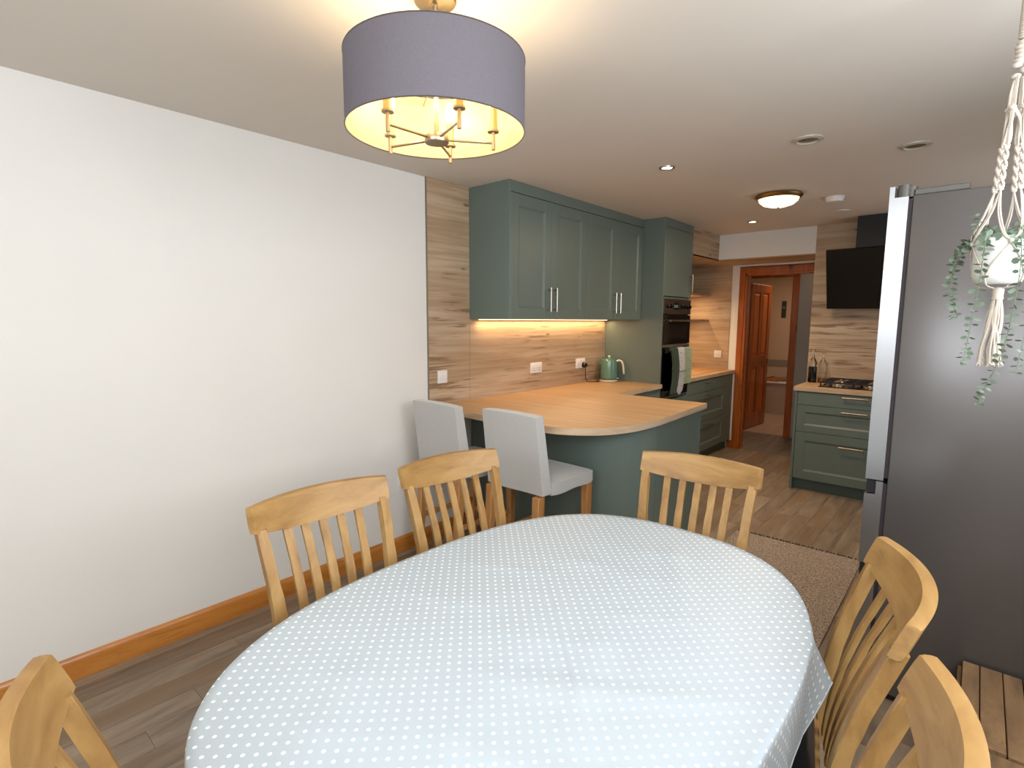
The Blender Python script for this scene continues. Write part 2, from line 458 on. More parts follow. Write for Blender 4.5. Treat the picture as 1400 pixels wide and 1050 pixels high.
# outer door lining
d1 = B()
d1.box(.603, .6648, YB-.012, YB, 0, 2.105, .004).box(.6652, 1.489, YB-.012, YB, 2.035, 2.105, .004)
struct_d1 = struct('door_1', d1, PINEZ, smooth=35)
obj('jamb', B().box(.665, .69, YB-.006, YB+.13, 0, 2.035, .002).box(.665, 1.9, YB-.006, YB+.13, 2.012, 2.036, .002), PINEZ, struct_d1)
obj('door_stop', B().box(.69, .702, YB+.05, YB+.09, 0, 2.012), PINEZ, struct_d1)
# small hall behind
YH = 7.45
struct('wall_hall_left', B().box(.08, .20, YB+.12, YH, 0, H), GREYWALL)
struct('wall_hall_right', B().box(2.2, 2.3, YB+.12, YH, 0, H), GREYWALL)
struct('wall_hall_back', B().box(-.9, .30, YH, YH+.1, 0, H).box(.98, 2.3, YH, YH+.1, 0, H).box(.30, .98, YH, YH+.1, 2.10, H), GREYWALL)
obj('hall_floor_sheet', B().box(.20, 2.2, YB, YH+.06, -.003, .0015), LOBBYF, floor)
obj('bathroom_floor_sheet', B().box(-.9, 2.2, YH+.06, 9.95, -.003, .0015), BATHF, floor)
d2 = B()
d2.box(.905, .985, YH-.014, YH, 0, 2.0548, .004).box(.25, .985, YH-.014, YH, 2.055, 2.12, .004).box(.25, .325, YH-.014, YH, 0, 2.0548, .004)
door2 = struct('door_2', d2, PINEZ, smooth=35)
obj('jamb', B().box(.905, .93, YH, YH+.11, 0, 2.08).box(.30, .325, YH, YH+.11, 0, 2.08).box(.30, .93, YH, YH+.11, 2.055, 2.08), PINEZ, door2)
# open leaf, hinged on the left, swung into the bathroom
leaf = B(); Ml = Matrix.Translation((.345, YH+.11, 0)) @ Matrix.Rotation(math.radians(86), 4, 'Z')
def lb(bb, x0, x1, y0, y1, z0, z1, bev=.003): bb.box(x0, x1, y0, y1, z0, z1, bev, 1, Ml)
for x0, x1 in ((0, .10), (.62, .72), (.315, .405)): lb(leaf, x0, x1, -.04, 0, .01, 2.0)
for z0, z1 in ((.01, .22), (.86, 1.02), (1.89, 2.0)): lb(leaf, 0.1, .62, -.039, -.001, z0, z1)
dl = obj('door_leaf', leaf, PINEZ, door2)
pn = B()
for x0, x1 in ((.10, .315), (.405, .62)):
    for z0, z1 in ((.22, .86), (1.02, 1.89)):
        lb(pn, x0, x1, -.026, -.014, z0, z1, 0); lb(pn, x0+.03, x1-.03, -.034, -.006, z0+.03, z1-.03, .006)
obj('raised_panel', pn, wood('orange_pine_panel', [(.3, 'a5520f'), (.5, 'c26a1c'), (.7, 'cf7c2a')], (5, 5, .8), .35, False, 2, coat=.3), dl)
hd = B()
for s in (-1, 1):
    yy = .012 if s > 0 else -.052
    hd.cyl(Ml@Vector((.665, yy-s*.012, .98)), Ml@Vector((.665, yy+s*.02, .98)), .008, 10).cyl(Ml@Vector((.665, yy+s*.02, .98)), Ml@Vector((.56, yy+s*.02, .98)), .008, 10)
obj('handle', hd, CHROME, dl)
# bathroom
bw = struct('wall_bathroom_back', B().box(-.9, 2.3, 9.9, 10, 0, H), CREAM)
obj('tiled_dado', B().box(-.9, 2.3, 9.893, 9.9, 0, .72), plain('bath_tile', 'c6b7a6', .3), bw)
obj('border_tile_band', B().box(-.9, 2.3, 9.889, 9.9, .72, .842, .002), plain('bath_border', '8f8a80', .35), bw)
struct('wall_bathroom_left', B().box(-1.0, -.9, YH, 10, 0, H), CREAM)
struct('wall_bathroom_right', B().box(2.2, 2.3, YH+.1, 10, 0, H), CREAM)
struct('baseboard_left', B().prism([(0,0),(.018,0),(.018,.075),(.012,.092),(.005,.1),(0,.1)], -1.73, 2.60, 0, Matrix(((1,0,0,0),(0,0,1,0),(0,1,0,0),(0,0,0,1)))), PINE, smooth=35)
struct('baseboard_back', B().box(.555, .603, YB-.018, YB-.004, 0, .09, .003), PINEZ)

# ------------------------------------------------------------------ cabinets
def shaker(x, y0, y1, z0, z1, axis='x', t=.02, fr=.075, dirn=1):
    """shaker front; axis 'x': face looks +X at x; axis 'y': face looks -Y at plane y=x, spans X y0..y1"""
    bb = B()
    def bx(a0, a1, d0, d1, c0, c1, bev=0):
        if axis == 'x': bb.box(x+d0, x+d1, a0, a1, c0, c1, bev)
        else: bb.box(a0, a1, x-d1, x-d0, c0, c1, bev)
    if fr is None or (z1-z0) < .2 or (y1-y0) < .2:
        bx(y0, y1, 0, t, z0, z1, .0015); return bb
    bx(y0, y0+fr, 0, t, z0, z1, .0015); bx(y1-fr, y1, 0, t, z0, z1, .0015)
    bx(y0+fr, y1-fr, 0, t, z0, z0+fr, .0015); bx(y0+fr, y1-fr, 0, t, z1-fr, z1, .0015)
    bx(y0+fr, y1-fr, 0, t*.45, z0+fr, z1-fr)
    # sloped inner moulding
    def P(a, d, c): return (x+d, a, c) if axis == 'x' else (a, x-d, c)
    o = [(y0+fr, z0+fr), (y1-fr, z0+fr), (y1-fr, z1-fr), (y0+fr, z1-fr)]
    k = .014; i = [(y0+fr+k, z0+fr+k), (y1-fr-k, z0+fr+k), (y1-fr-k, z1-fr-k), (y0+fr+k, z1-fr-k)]
    vs = [P(a, t*.92, c) for a, c in o]+[P(a, t*.45+.0005, c) for a, c in i]
    bb.add(vs, [(q, (q+1) % 4, 4+(q+1) % 4, 4+q) for q in range(4)])
    return bb
def bar_handle(p0, p1, out, r=.006, st=.03):
    p0, p1, out = Vector(p0), Vector(p1), Vector(out)
    d = (p1-p0).normalized(); bb = B()
    bb.cyl(p0+out*st-d*.0, p1+out*st, r, 10)
    for p in (p0+d*.015, p1-d*.015): bb.cyl(p, p+out*st, r*.8, 8)
    return bb
# wall cabinets
XU = .358; ZB = 1.506; ZT = 2.325
for i, (a, c, lab) in enumerate(((2.652, 3.563, 'sage green double wall cabinet with the exposed end panel, nearer the white wall'),
                               (3.565, 4.470, 'sage green double wall cabinet touching the tall oven housing'))):
    t = thing('wall_cabinet', lab, 'cabinet', (0.01, (a+c)/2, ZB), world=True, group='sage green wall cabinets over the worktop')
    e0 = a+.018 if i == 0 else a
    obj('cabinet_body', B().box(.001, XU, e0+.0005, c, ZB, ZT+.002, .001), GREEN, t)
    if i == 0: obj('end_panel', B().box(.001, XU+.021, a-.002, a+.016, ZB-.001, H-.001, .0008), GREEN, t)
    m_ = (a+c)/2
    for k, (u, v) in enumerate(((a+(.018 if i == 0 else .002), m_-.0015), (m_+.0015, c-.002))):
        d = obj('door', shaker(XU, u, v, ZB, ZT), GREEN, t)
        hy = m_-.036 if k == 0 else m_+.036
        obj('handle', bar_handle((XU+.02, hy, 1.56), (XU+.02, hy, 1.73), (1,0,0)), CHROME, d)
cor = obj('cornice_panel', B().box(.001, XU+.0205, 2.670, 4.472, ZT+.0035, H-.001, .0008), GREEN)
tag(cor, 'flat sage green filler panel between the wall cabinets and the ceiling', 'panel')
LED = emit('warm_led', 'ffcf9c', 4)
led = obj('led_strip', B().box(.028, .044, 2.72, 4.44, 1.500, ZB-.001), LED)
tag(led, 'thin glowing warm light strip under the wall cabinets', 'light strip')
light('led_strip_light', 'AREA', (.045, 3.58, 1.494), 6, WARM, .03, (0, math.radians(-6), 0), 1.72)

# tall oven housing
XT = .566; Y2 = 4.475; Y3 = 5.082
tall = thing('tall_oven_cabinet', 'tall sage green housing cabinet around the built-in oven', 'cabinet', (.3, (Y2+Y3)/2, 0), world=True)
bb = B(); bb.box(.001, XT+.02, Y2, Y2+.019, .0, H-.001, .001).box(.001, XT, Y3-.019, Y3, .0, H-.001, .001)
bb.box(.001, .02, Y2+.019, Y3-.019, .1, H-.001).box(.02, XT, Y2+.019, Y3-.019, 1.70, 1.718).box(.02, XT, Y2+.019, Y3-.019, .775, .79).box(.02, XT, Y2+.019, Y3-.019, .1, .12)
bb.box(.02, XT+.0, Y2+.019, Y3-.019, ZT, H-.001)
obj('cabinet_body', bb, GREEN, tall)
d = obj('door', shaker(XT, Y2+.021, Y3-.001, 1.722, ZT-.002, fr=None), GREEN, tall)
obj('handle', bar_handle((XT+.02, Y3-.045, 1.77), (XT+.02, Y3-.045, 1.94), (1,0,0)), CHROME, d)
obj('filler_panel', B().box(XT, XT+.02, Y2+.021, Y3-.001, ZT, H-.002, .001), GREEN, tall)
d = obj('drawer_front', shaker(XT, Y2+.021, Y3-.001, .11, .765), GREEN, tall)
obj('handle', bar_handle((XT+.02, 4.70, .70), (XT+.02, 4.87, .70), (1,0,0)), CHROME, d)
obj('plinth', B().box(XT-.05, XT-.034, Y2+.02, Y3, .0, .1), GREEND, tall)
# oven
ov = thing('built_in_oven', 'built-in double oven with black glass doors and steel control panel', 'oven', (.3, 4.78, .79), world=True)
a, c = Y2+.023, Y3-.002
obj('oven_body', B().box(.03, XT+.001, a, c-.02, .792, 1.698), BLACKM, ov)
cp = obj('control_panel', B().box(XT, XT+.024, a, c, 1.560, 1.697, .002), plain('oven_steel', '8a847c', .3, 1), ov)
kn = B()
for yy in (a+.07, a+.135, c-.215, c-.155, c-.095, c-.045):
    M_ = Matrix.Translation((XT+.024, yy, 1.63)) @ Matrix.Rotation(PI/2, 4, 'Y')
    kb = B().lathe([(.021, 0), (.021, .003), (.016, .004), (.015, .02), (.013, .022)], (0,0,0), 16, M=M_)
    obj('knob', kb, BLACK, cp)
obj('display', B().box(XT+.024, XT+.026, a+.19, a+.30, 1.602, 1.662), BLACK, cp)
dsg = B()
for k in range(4): dsg.box(XT+.026, XT+.0265, a+.205+k*.022, a+.217+k*.022, 1.62, 1.645)
obj('clock_digits', dsg, emit('clock_digits', '6a7f86', .25), cp)
for zz0, zz1, hz in ((1.285, 1.552, 1.50), (.80, 1.255, 1.235)):
    d = obj('oven_door', B().box(XT, XT+.024, a, c, zz0, zz1, .002), OVGLASS, ov)
    obj('window_frame', B().box(XT+.024, XT+.0248, a+.07, c-.07, zz0+.05, zz1-.09), plain('oven_window', '1c1512', .1), d)
    obj('handle', bar_handle((XT+.024, a+.07, hz), (XT+.024, c-.07, hz), (1,0,0), .009, .034), plain('oven_handle', '9c978f', .28, 1), d)
obj('trim_strip', B().box(XT, XT+.022, a, c, 1.258, 1.282), CHROME, ov)
# oven glove and tea towel on the lower handle (bar at X = .624, Z = 1.235)
def drape(y0, y1, zl_front, zl_back, xf=.637, xb=.611, zt=1.2475, th=.004, seed=1, puff=.0, round_=False):
    rnd = random.Random(seed); bb = B(); prof = []
    for k in range(15): prof.append((xf+puff*math.sin(PI*k/15), zl_front+(zt-.010-zl_front)*k/15))
    for k in range(5): a_ = PI*k/4; prof.append(((xf+xb)/2+(xf-xb)/2*math.cos(a_), zt-.006+.006*math.sin(a_)+.004*(math.sin(a_)>.5)))
    for k in range(1, 12): prof.append((xb-.002, zt-.01+(zl_back-zt+.01)*k/11))
    ny = 15; ph = rnd.random()*6
    def fn(i, j):
        u = i/(ny-1); yy = y0+(y1-y0)*u; px_, pz = prof[j]
        if round_ :
            dz = pz-zl_front
            if j < 15 and dz < .07:
                k_ = math.sqrt(max(0, 1-(1-dz/.07)**2)); yy = (y0+y1)/2+(yy-(y0+y1)/2)*max(.15, k_)
        wv_ = .004*math.sin(u*9+ph+pz*6)*min(1, max(0, (zt-pz)*8))
        if j > 18: wv_ = 0
        return (px_+abs(wv_), yy, pz)
    bb.grid(fn, ny, len(prof))
    r = bmesh.ops.solidify(bb.bm, geom=bb.bm.faces[:], thickness=th)
    return bb
og = thing('oven_glove', 'double oven glove, dark green with white dotted ends, over the oven handle', 'oven glove', (.63, 4.67, .82), world=True)
obj('green_band', drape(4.520, 4.672, .83, .86, xf=.660, xb=.609, zt=1.252, seed=3, puff=.018), GREENT, og)
obj('mitt', drape(4.675, 4.825, .815, 1.05, xf=.652, xb=.611, zt=1.252, th=.012, seed=4, puff=.010, round_=True), MITT, og)
obj('cuff_binding', B().tube([(.674, 4.68+.14*k/8, 1.035) for k in range(9)], .0035, 6), GREENT, og)
tag(obj('tea_towel', drape(4.83, 5.045, .90, 1.0, seed=6), TEA), 'pale green patterned tea towel over the oven handle beside the glove', 'towel')

# base cabinets -------------------------------------------------
ZW = .93; TH = .038; ZC = ZW-TH
def shp(pts): return pts
# inner run against the left wall
bc = thing('base_cabinet', 'low sage cabinet against the wall between peninsula and oven housing', 'cabinet', (.3, 4.0, 0), world=True)
obj('cabinet_body', B().box(.012, XT, 3.27, Y2-.001, .1, ZC-.001), GREEN, bc)
for u, v, hy in ((3.64, 4.044, 4.012), (4.048, Y2-.003, 4.080)):
    d = obj('door', shaker(XT, u, v, .11, ZC-.012), GREEN, bc)
    obj('handle', bar_handle((XT+.02, hy, .67), (XT+.02, hy, .84), (1,0,0)), CHROME, d)
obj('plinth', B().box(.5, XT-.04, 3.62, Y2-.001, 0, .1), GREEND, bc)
# peninsula carcass with curved panel
pn_ = thing('peninsula_cabinet', 'sage green peninsula cabinet with curved front panel under the oak worktop', 'cabinet', (.7, 3.1, 0), world=True)
XP = 1.305
pts = [(.012, 2.657), (1.00, 2.657)]
for k in range(1, 13):
    a_ = -PI/2+PI/2*k/12; pts.append((1.00+.305*math.cos(a_), 2.962+.305*math.sin(a_)))
inner = [(x*1.0-(.016 if i > 1 else 0), y+.018) for i, (x, y) in enumerate(pts)]
fp = B(); n_ = len(pts)
for i in range(n_-1):
    p, q = Vector(pts[i]), Vector(pts[i+1])
lo = pts; 
def offs(P, d):
    out = []
    for i in range(len(P)):
        p0, p1 = Vector(P[max(i-1, 0)]), Vector(P[min(i+1, len(P)-1)]); t_ = (p1-p0).normalized(); nrm = Vector((-t_.y, t_.x))
        out.append(tuple(Vector(P[i])+nrm*d))
    return out
inn = offs(pts, .018)
fp.prism(pts+list(reversed(inn)), 0, ZC-.001)
obj('curved_panel', fp, GREEN, pn_)
obj('end_panel', B().box(XP-.018, XP, 2.966, 3.640, 0, ZC-.001, .001), GREEN, pn_)
obj('cabinet_body', B().box(.014, XP-.02, 2.98, 3.262, .1, ZC-.001).box(.60, XP-.02, 3.27, 3.60, .1, ZC-.001), GREEND, pn_)
for u, v in ((.62, .95), (.953, XP-.022)):
    sb = B(); sb.box(u, v, 3.60, 3.62, .11, ZC-.012, .0015); obj('door', sb, GREEN, pn_)
# worktop: one L-shaped slab with the rounded bar end
wt = thing('worktop', 'long oak worktop with the rounded peninsula bar end', 'worktop', (.7, 3.2, ZW), world=True)
poly = [(.011, 2.285), (.80, 2.250)]
ctrl = [(.80, 2.25), (1.06, 2.262), (1.25, 2.39), (1.345, 2.60), (1.37, 2.88)]
def catm(P, n=6):
    out = []
    for i in range(len(P)-1):
        p0, p1, p2, p3 = [Vector(P[max(0, min(len(P)-1, i+k))]) for k in (-1, 0, 1, 2)]
        for k in range(n):
            t = k/n; out.append(tuple(.5*((2*p1)+(-p0+p2)*t+(2*p0-5*p1+4*p2-p3)*t*t+(-p0+3*p1-3*p2+p3)*t**3)))
    out.append(tuple(P[-1])); return out
poly = [(.011, 2.285)]+catm(ctrl)+[(1.338, 3.655), (.625, 3.655), (.612, Y2-.001), (.011, Y2-.001)]
wb = B().prism(poly, ZC, ZW, .0015)
def edgemats(bb):
    for f in bb.bm.faces: f.material_index = 0 if abs(f.normal.z) > .5 else 1
wb.bm.normal_update(); edgemats(wb)
obj('worktop_slab', wb, [TOP, EDGE], wt)
# drawers beyond the oven housing
fd = thing('drawer_cabinet', 'sage green drawer unit standing between the oven housing and the doorway', 'cabinet', (.3, 5.6, 0), world=True)
obj('cabinet_body', B().box(.001, XT, Y3+.003, 6.39, .1, ZC-.001), GREEN, fd)
for z0, z1, hz in ((.755, ZC-.012, .845), (.435, .751, .715), (.11, .431, .395)):
    d = obj('drawer', shaker(XT, Y3+.005, 6.16, z0, z1), GREEN, fd)
    obj('handle', bar_handle((XT+.02, 5.53, hz), (XT+.02, 5.73, hz), (1,0,0)), CHROME, d)
obj('filler_panel', B().box(XT, XT+.018, 6.163, 6.388, .1, ZC-.012), GREEN, fd)
obj('plinth', B().box(XT-.05, XT-.034, Y3+.003, 6.39, 0, .1), GREEND, fd)
wb = B().box(.001, .600, Y3+.002, YB-.009, ZC, ZW, .0015); wb.bm.normal_update(); edgemats(wb)
o = obj('worktop', wb, [wood('oak_worktop_laminate_side', [(.28, 'a3794f'), (.5, 'bd9366'), (.72, 'cda77b')], (9, .8, 9), .42, nscale=1.7, bumpy=.05), EDGE])
tag(o, 'short oak worktop between the oven housing and the doorway', 'worktop')
for k, (z_, lab) in enumerate(((1.80, 'upper small oak shelf in the niche beyond the oven'), (1.505, 'lower small oak shelf in the niche beyond the oven'))):
    o = obj('shelf', B().box(.001, .262, 5.10, YB-.010, z_-.012, z_+.012, .001), LAMINX)
    tag(o, lab, 'shelf', 'niche shelves')
    light('shelf_light', 'AREA', (.13, 5.75, z_-.02), 5, WARM, .02, (0, 0, 0), .9)
# right hand base unit with the hob
rb = thing('hob_cabinet', 'sage green three-drawer base unit under the gas hob', 'cabinet', (2.0, 5.5, 0), world=True)
YR = 5.19
obj('cabinet_body', B().box(1.562, 2.44, YR, 5.788, .1, ZC-.001), GREEN, rb)
obj('end_panel', B().box(1.540, 1.560, YR-.02, 5.788, .0, ZC-.001, .001), GREEN, rb)
for z0, z1, hz in ((.772, ZC-.010, .862), (.532, .768, .735), (.105, .528, .437)):
    d = obj('drawer', shaker(YR, 1.563, 2.438, z0, z1, 'y', fr=.06 if z1-z0 < .3 else .075), GREEN, rb)
    obj('handle', bar_handle((1.905, YR-.02, hz), (2.09, YR-.02, hz), (0,-1,0), .007), plain('handle_bronze', '8f8577', .4, 1), d)
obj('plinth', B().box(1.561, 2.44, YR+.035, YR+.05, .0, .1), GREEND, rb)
wb = B().box(1.528, 3.0, 5.155, 5.789, ZC, ZW, .0015); wb.bm.normal_update(); edgemats(wb)
o = obj('worktop', wb, [TOP, EDGE]); tag(o, 'oak worktop under the gas hob beside the fridge', 'worktop')
o = thing('corner_cabinet', 'plain sage base cabinet continuing behind the fridge', 'cabinet', (2.7, 5.5, 0), world=True)
obj('cabinet_body', B().box(2.442, 3.0, YR, 5.788, .1, ZC-.001), GREEN, o)
obj('door', shaker(YR, 2.444, 2.99, .105, ZC-.010, 'y'), GREEN, o)
obj('plinth', B().box(2.442, 3.0, YR+.035, YR+.05, .0, .1), GREEND, o)
# gas hob
hob = thing('gas_hob', 'black gas hob with iron pan supports on the right-hand worktop', 'hob', (1.98, 5.47, ZW), world=True)
hx0, hx1, hy0, hy1 = 1.70, 2.30, 5.24, 5.72
obj('glass_plate', B().box(hx0, hx1, hy0, hy1, ZW+.0005, ZW+.007, .002), BLACK, hob)
for bx_, by_, r_ in ((1.83, 5.36, .028), (1.83, 5.61, .036), (2.08, 5.36, .036), (2.08, 5.61, .028)):
    bu = B().lathe([(r_*1.5, ZW+.007), (r_*1.45, ZW+.014), (r_, ZW+.018), (r_, ZW+.022), (r_*.9, ZW+.026), (0.0001, ZW+.027)], (bx_, by_, 0), 20)
    obj('burner', bu, CHROME, hob)
for x0 in (1.715, 1.965):
    g = B(); x1_ = x0+.24; z_ = ZW+.042; r_ = .006
    for yy in (5.26, 5.70): g.cyl((x0, yy, z_), (x1_, yy, z_), r_, 6)
    for xx in (x0, x1_): g.cyl((xx, 5.26, z_), (xx, 5.70, z_), r_, 6)
    for yy in (5.36, 5.48, 5.61): g.cyl((x0, yy, z_), (x0+.085, yy, z_), r_, 6).cyl((x1_-.085, yy, z_), (x1_, yy, z_), r_, 6)
    for yy in (5.26, 5.56): g.cyl((x0+.12, yy, z_), (x0+.12, yy+.06+.08*(yy > 5.5), z_), r_, 6)
    for xx in (x0, x1_):
        for yy in (5.26, 5.70): g.cyl((xx, yy, ZW+.007), (xx, yy, z_), r_, 6)
    obj('pan_support', g, IRON, hob)
for k in range(4):
    q = B().lathe([(.018, ZW+.007), (.017, ZW+.024), (.013, ZW+.028), (.0001, ZW+.028)], (2.262, 5.31+.11*k, 0), 14); obj('knob', q, CHROME, hob)
# bottles
def bottle(name, x_, y_, r_, h, mat_, fill, fillc, lab, h2, stopper=True):
    t = thing(name, lab, 'bottle', (x_, y_, ZW))
    R_ = r_
    prof = [(R_*.9, .001), (R_, .004), (R_, h*.55), (R_*.96, h*.62), (R_*.6, h*.72), (R_*.32, h*.78), (R_*.28, h*.92), (R_*.34, h*.94), (R_*.34, h*.95)]
    obj('glass_body', B().lathe(prof, seg=20), mat_, t)
    if fill: obj('contents', B().lathe([(R_*.84, .006), (R_*.93, .01), (R_*.93, fill), (.0001, fill)], seg=20), fillc, t)
    obj('stopper', B().lathe([(R_*.24, h*.90), (R_*.24, h*.955), (R_*.45, h*.965), (R_*.5, h*.99), (R_*.3, h*1.04), (.0001, h*1.05)], seg=14), GLASS, t)
    return t
bottle('oil_bottle', 1.575, 5.60, .036, .30, GLASS, .15, plain('dark_vinegar', '120a08', .1), 'glass oil bottle half filled with dark liquid, in the corner by the hob', 0)
bottle('oil_bottle', 1.650, 5.64, .035, .28, GLASS, .045, plain('amber_oil', '9a6a2c', .1), 'clear glass oil bottle nearly empty, next to the dark one by the hob', 0)
# extractor hood
hood = thing('extractor_hood', 'black angled glass extractor hood with chimney above the hob', 'extractor hood', (2.1, 5.75, 1.62), world=True)
gp = B(); hx0, hx1 = 1.655, 2.545
def HP(x_, t_, o_):  # t along the slope, o outwards
    y_ = 5.62-.20*t_; z_ = 1.625+.50*t_; nx = Vector((0, -.93, -.37))
    return Vector((x_, y_, z_))+nx*o_
vs = [HP(hx0, 0, 0), HP(hx1, 0, 0), HP(hx1, 1, 0), HP(hx0, 1, 0), HP(hx0, 0, .03), HP(hx1, 0, .03), HP(hx1, 1, .03), HP(hx0, 1, .03)]
gp.add(vs, [(0,3,2,1),(4,5,6,7),(0,1,5,4),(1,2,6,5),(2,3,7,6),(3,0,4,7)])
obj('glass_panel', gp, plain('hood_black_glass', '0a0b0b', .3), hood)
obj('hood_body', B().prism([(5.785, 1.63), (5.64, 1.63), (5.47, 2.05), (5.47, 2.09), (5.785, 2.09)], hx0+.08, hx1-.08, 0, Matrix(((0,0,1,0),(1,0,0,0),(0,1,0,0),(0,0,0,1)))), BLACKM, hood)
obj('chimney', B().box(1.86, 2.34, 5.49, 5.785, 2.05, H-.001, .001), plain('chimney_black', '0c0c0c', .6), hood)
obj('filter_tray', B().box(1.80, 2.40, 5.60, 5.74, 1.612, 1.629, .002), DARKP, hood)

# kettle, sockets -------------------------------------------------
kt = thing('kettle', 'sage green electric kettle with cream handle on the worktop', 'kettle', (.125, 4.36, ZW), math.radians(20))
obj('power_base', B().lathe([(.075, .0005), (.082, .004), (.082, .014), (.07, .019)], seg=32), OFFW, kt)
KG = base('kettle_green_enamel', '5f8472', .22, .1)[0]
body = obj('body', B().lathe([(.074, .022), (.078, .027), (.079, .06), (.078, .12), (.075, .18), (.072, .199), (.068, .202)], seg=40), KG, kt)
obj('base_ring', B().lathe([(.0745, .0195), (.0755, .022), (.0775, .0265)], seg=40, cap=False), BLACKM, body)
lid = obj('lid', B().lathe([(.067, .202), (.06, .212), (.02, .217), (.0001, .218)], seg=32), KG, kt)
obj('knob', B().lathe([(.006, .217), (.006, .226), (.013, .231), (.013, .238), (.009, .243), (.0001, .244)], seg=16), OFFW, lid)
hp = [(.068, 0, .190), (.095, 0, .200), (.118, 0, .190), (.131, 0, .160), (.136, 0, .120), (.139, 0, .085), (.141, 0, .074)]
obj('handle', B().tube(catm([Vector(p) for p in hp], 4) if False else hp, [.010, .010, .010, .009, .009, .008, .006], 10, flat=1.3), OFFW, kt)
sp_ = B().prism([(-.066, -.02), (-.066, .02), (-.098, 0)], .160, .197); obj('spout', sp_, KG, kt)
obj('switch', B().box(.074, .094, -.008, .008, .030, .035), OFFW, kt)
def socket(name, lab, cat, y, z, wd, kind, x=.010, facing='x', grp=None):
    t = thing(name, lab, cat, (x, y, z), 0 if facing == 'x' else -PI/2, group=grp)
    obj('faceplate', B().box(.0, .007, -wd/2, wd/2, -.043, .043, .002, 2), WHITEP, t)
    if kind == 'double':
        for s in (-1, 1):
            obj('rocker_switch', B().box(.007, .010, s*.028-.005+s*.004, s*.028+.005+s*.004, .012, .028, .0008), WHITEP, t)
            h = B(); h.box(.0068, .0076, s*.034-.002, s*.034+.002, -.004, .004).box(.0068, .0076, s*.034-.011, s*.034-.006, -.020, -.016).box(.0068, .0076, s*.034+.006, s*.034+.011, -.020, -.016)
            obj('pin_holes', h, BLACKM, t)
    elif kind == 'switch':
        for s in (-.5, .5): obj('rocker_switch', B().box(.007, .0105, s*.030-.006, s*.030+.006, -.010, .012, .001), WHITEP, t)
        obj('switch_line', B().box(.0068, .0076, -.018, .018, -.014, -.0135), DARKP, t)
    elif kind == 'single':
        obj('rocker_switch', B().box(.007, .010, .012, .022, .012, .028, .0008), WHITEP, t)
    return t
socket('light_switch', 'white two-gang switch on the narrow wood panel by the white wall', 'switch', 2.385, 1.115, .086, 'switch', .0085)
socket('double_socket', 'white double socket in the middle of the wood splashback, nothing plugged in', 'socket', 3.40, 1.112, .146, 'double', .0105, grp='double sockets on the splashback')
socket('double_socket', 'white double socket with the black kettle plug in it', 'socket', 4.045, 1.112, .146, 'double', .0105, grp='double sockets on the splashback')
socket('wall_socket', 'small white socket low on the white wall behind the chairs', 'socket', 2.05, .445, .086, 'single', .0005)
socket('niche_switch', 'white fused switch on the wood wall of the niche near the doorway', 'switch', YB-.0085, 1.11, .086, 'switch', .40, 'y')
bpy.data.objects['niche_switch'].location = (.395, YB-.0085, 1.11)
plug = thing('kettle_plug', 'black plug with its cord running along to the kettle', 'plug', (.018, 4.085, 1.10), world=True)
obj('plug_body', B().lathe([(.024, 0), (.026, .006), (.024, .026), (.018, .034), (.0001, .035)], (.018, 4.085, 1.095), 18, M=Matrix.Rotation(PI/2, 4, 'Y')), BLACK, plug)
cp_ = [(.040, 4.085, 1.078), (.042, 4.088, 1.03), (.036, 4.10, .975), (.040, 4.13, .940), (.06, 4.17, .9355), (.075, 4.215, .935), (.085, 4.25, .9355), (.07, 4.285, .9352)]
cpv = [Vector(p) for p in cp_]
def cat3(P, n=5):
    out = []
    for i in range(len(P)-1):
        p0, p1, p2, p3 = P[max(i-1, 0)], P[i], P[i+1], P[min(i+2, len(P)-1)]
        for k in range(n):
            t = k/n; out.append(.5*((2*p1)+(p2-p0)*t+(2*p0-5*p1+4*p2-p3)*t*t+(3*p1-p0-3*p2+p3)*t**3))
    out.append(P[-1]); return out
obj('cord', B().tube(cat3(cpv), .0035, 7), BLACKM, plug)
obj('cord_tie', B().tube(cat3([Vector(p) for p in ((.075, 4.19, .937), (.11, 4.20, .936), (.08, 4.225, .944), (.10, 4.24, .937))]), .003, 6), BLACKM, plug)

# ------------------------------------------------------------------ ceiling fittings
lc = (1.504, 1.065)
lamp = thing('pendant_lamp', 'grey drum pendant lamp with five brass arms above the dining table', 'lamp', (lc[0], lc[1], 2.0), world=True)
obj('ceiling_rose', B().lathe([(.060, H-.001), (.060, H-.014), (.057, H-.018), (.010, H-.020), (.0001, H-.020)], (*lc, 0), 32), NICKEL, lamp)
obj('rod', B().cyl((*lc, H-.026), (*lc, 2.03), .007, 12), NICKEL, lamp)
R_ = .254; zt, zb = 2.2265, 2.0365
sh = B().lathe([(R_, zb), (R_, zt)], (*lc, 0), 96, cap=False)
shd = obj('shade', sh, SHADE, lamp)
obj('shade_lining', B().lathe([(R_-.002, zt-.001), (R_-.002, zb+.001)], (*lc, 0), 96, cap=False), SHADEIN, shd)
TRIMM = fabric('shade_trim', '4a4038', 900)
def ring(bb, r, z, th):
    bb.tube([(lc[0]+r*math.cos(2*PI*k/72), lc[1]+r*math.sin(2*PI*k/72), z) for k in range(73)], th, 6)
tr = B(); ring(tr, R_-.0005, zb, .0022); ring(tr, R_-.0005, zt, .0022); obj('rim', tr, TRIMM, shd)
sp3 = B()
for k in range(3):
    an = .5+k*2*PI/3; sp3.cyl((*lc, 2.20), (lc[0]+(R_-.003)*math.cos(an), lc[1]+(R_-.003)*math.sin(an), 2.20), .0025, 6)
obj('shade_spider', sp3, NICKEL, shd)
obj('hub', B().lathe([(.033, 2.006), (.035, 2.010), (.035, 2.024), (.033, 2.028), (.012, 2.030)], (*lc, 0), 28), NICKEL, lamp)
BULB = emit('bulb_glow', 'ffdca0', 14)
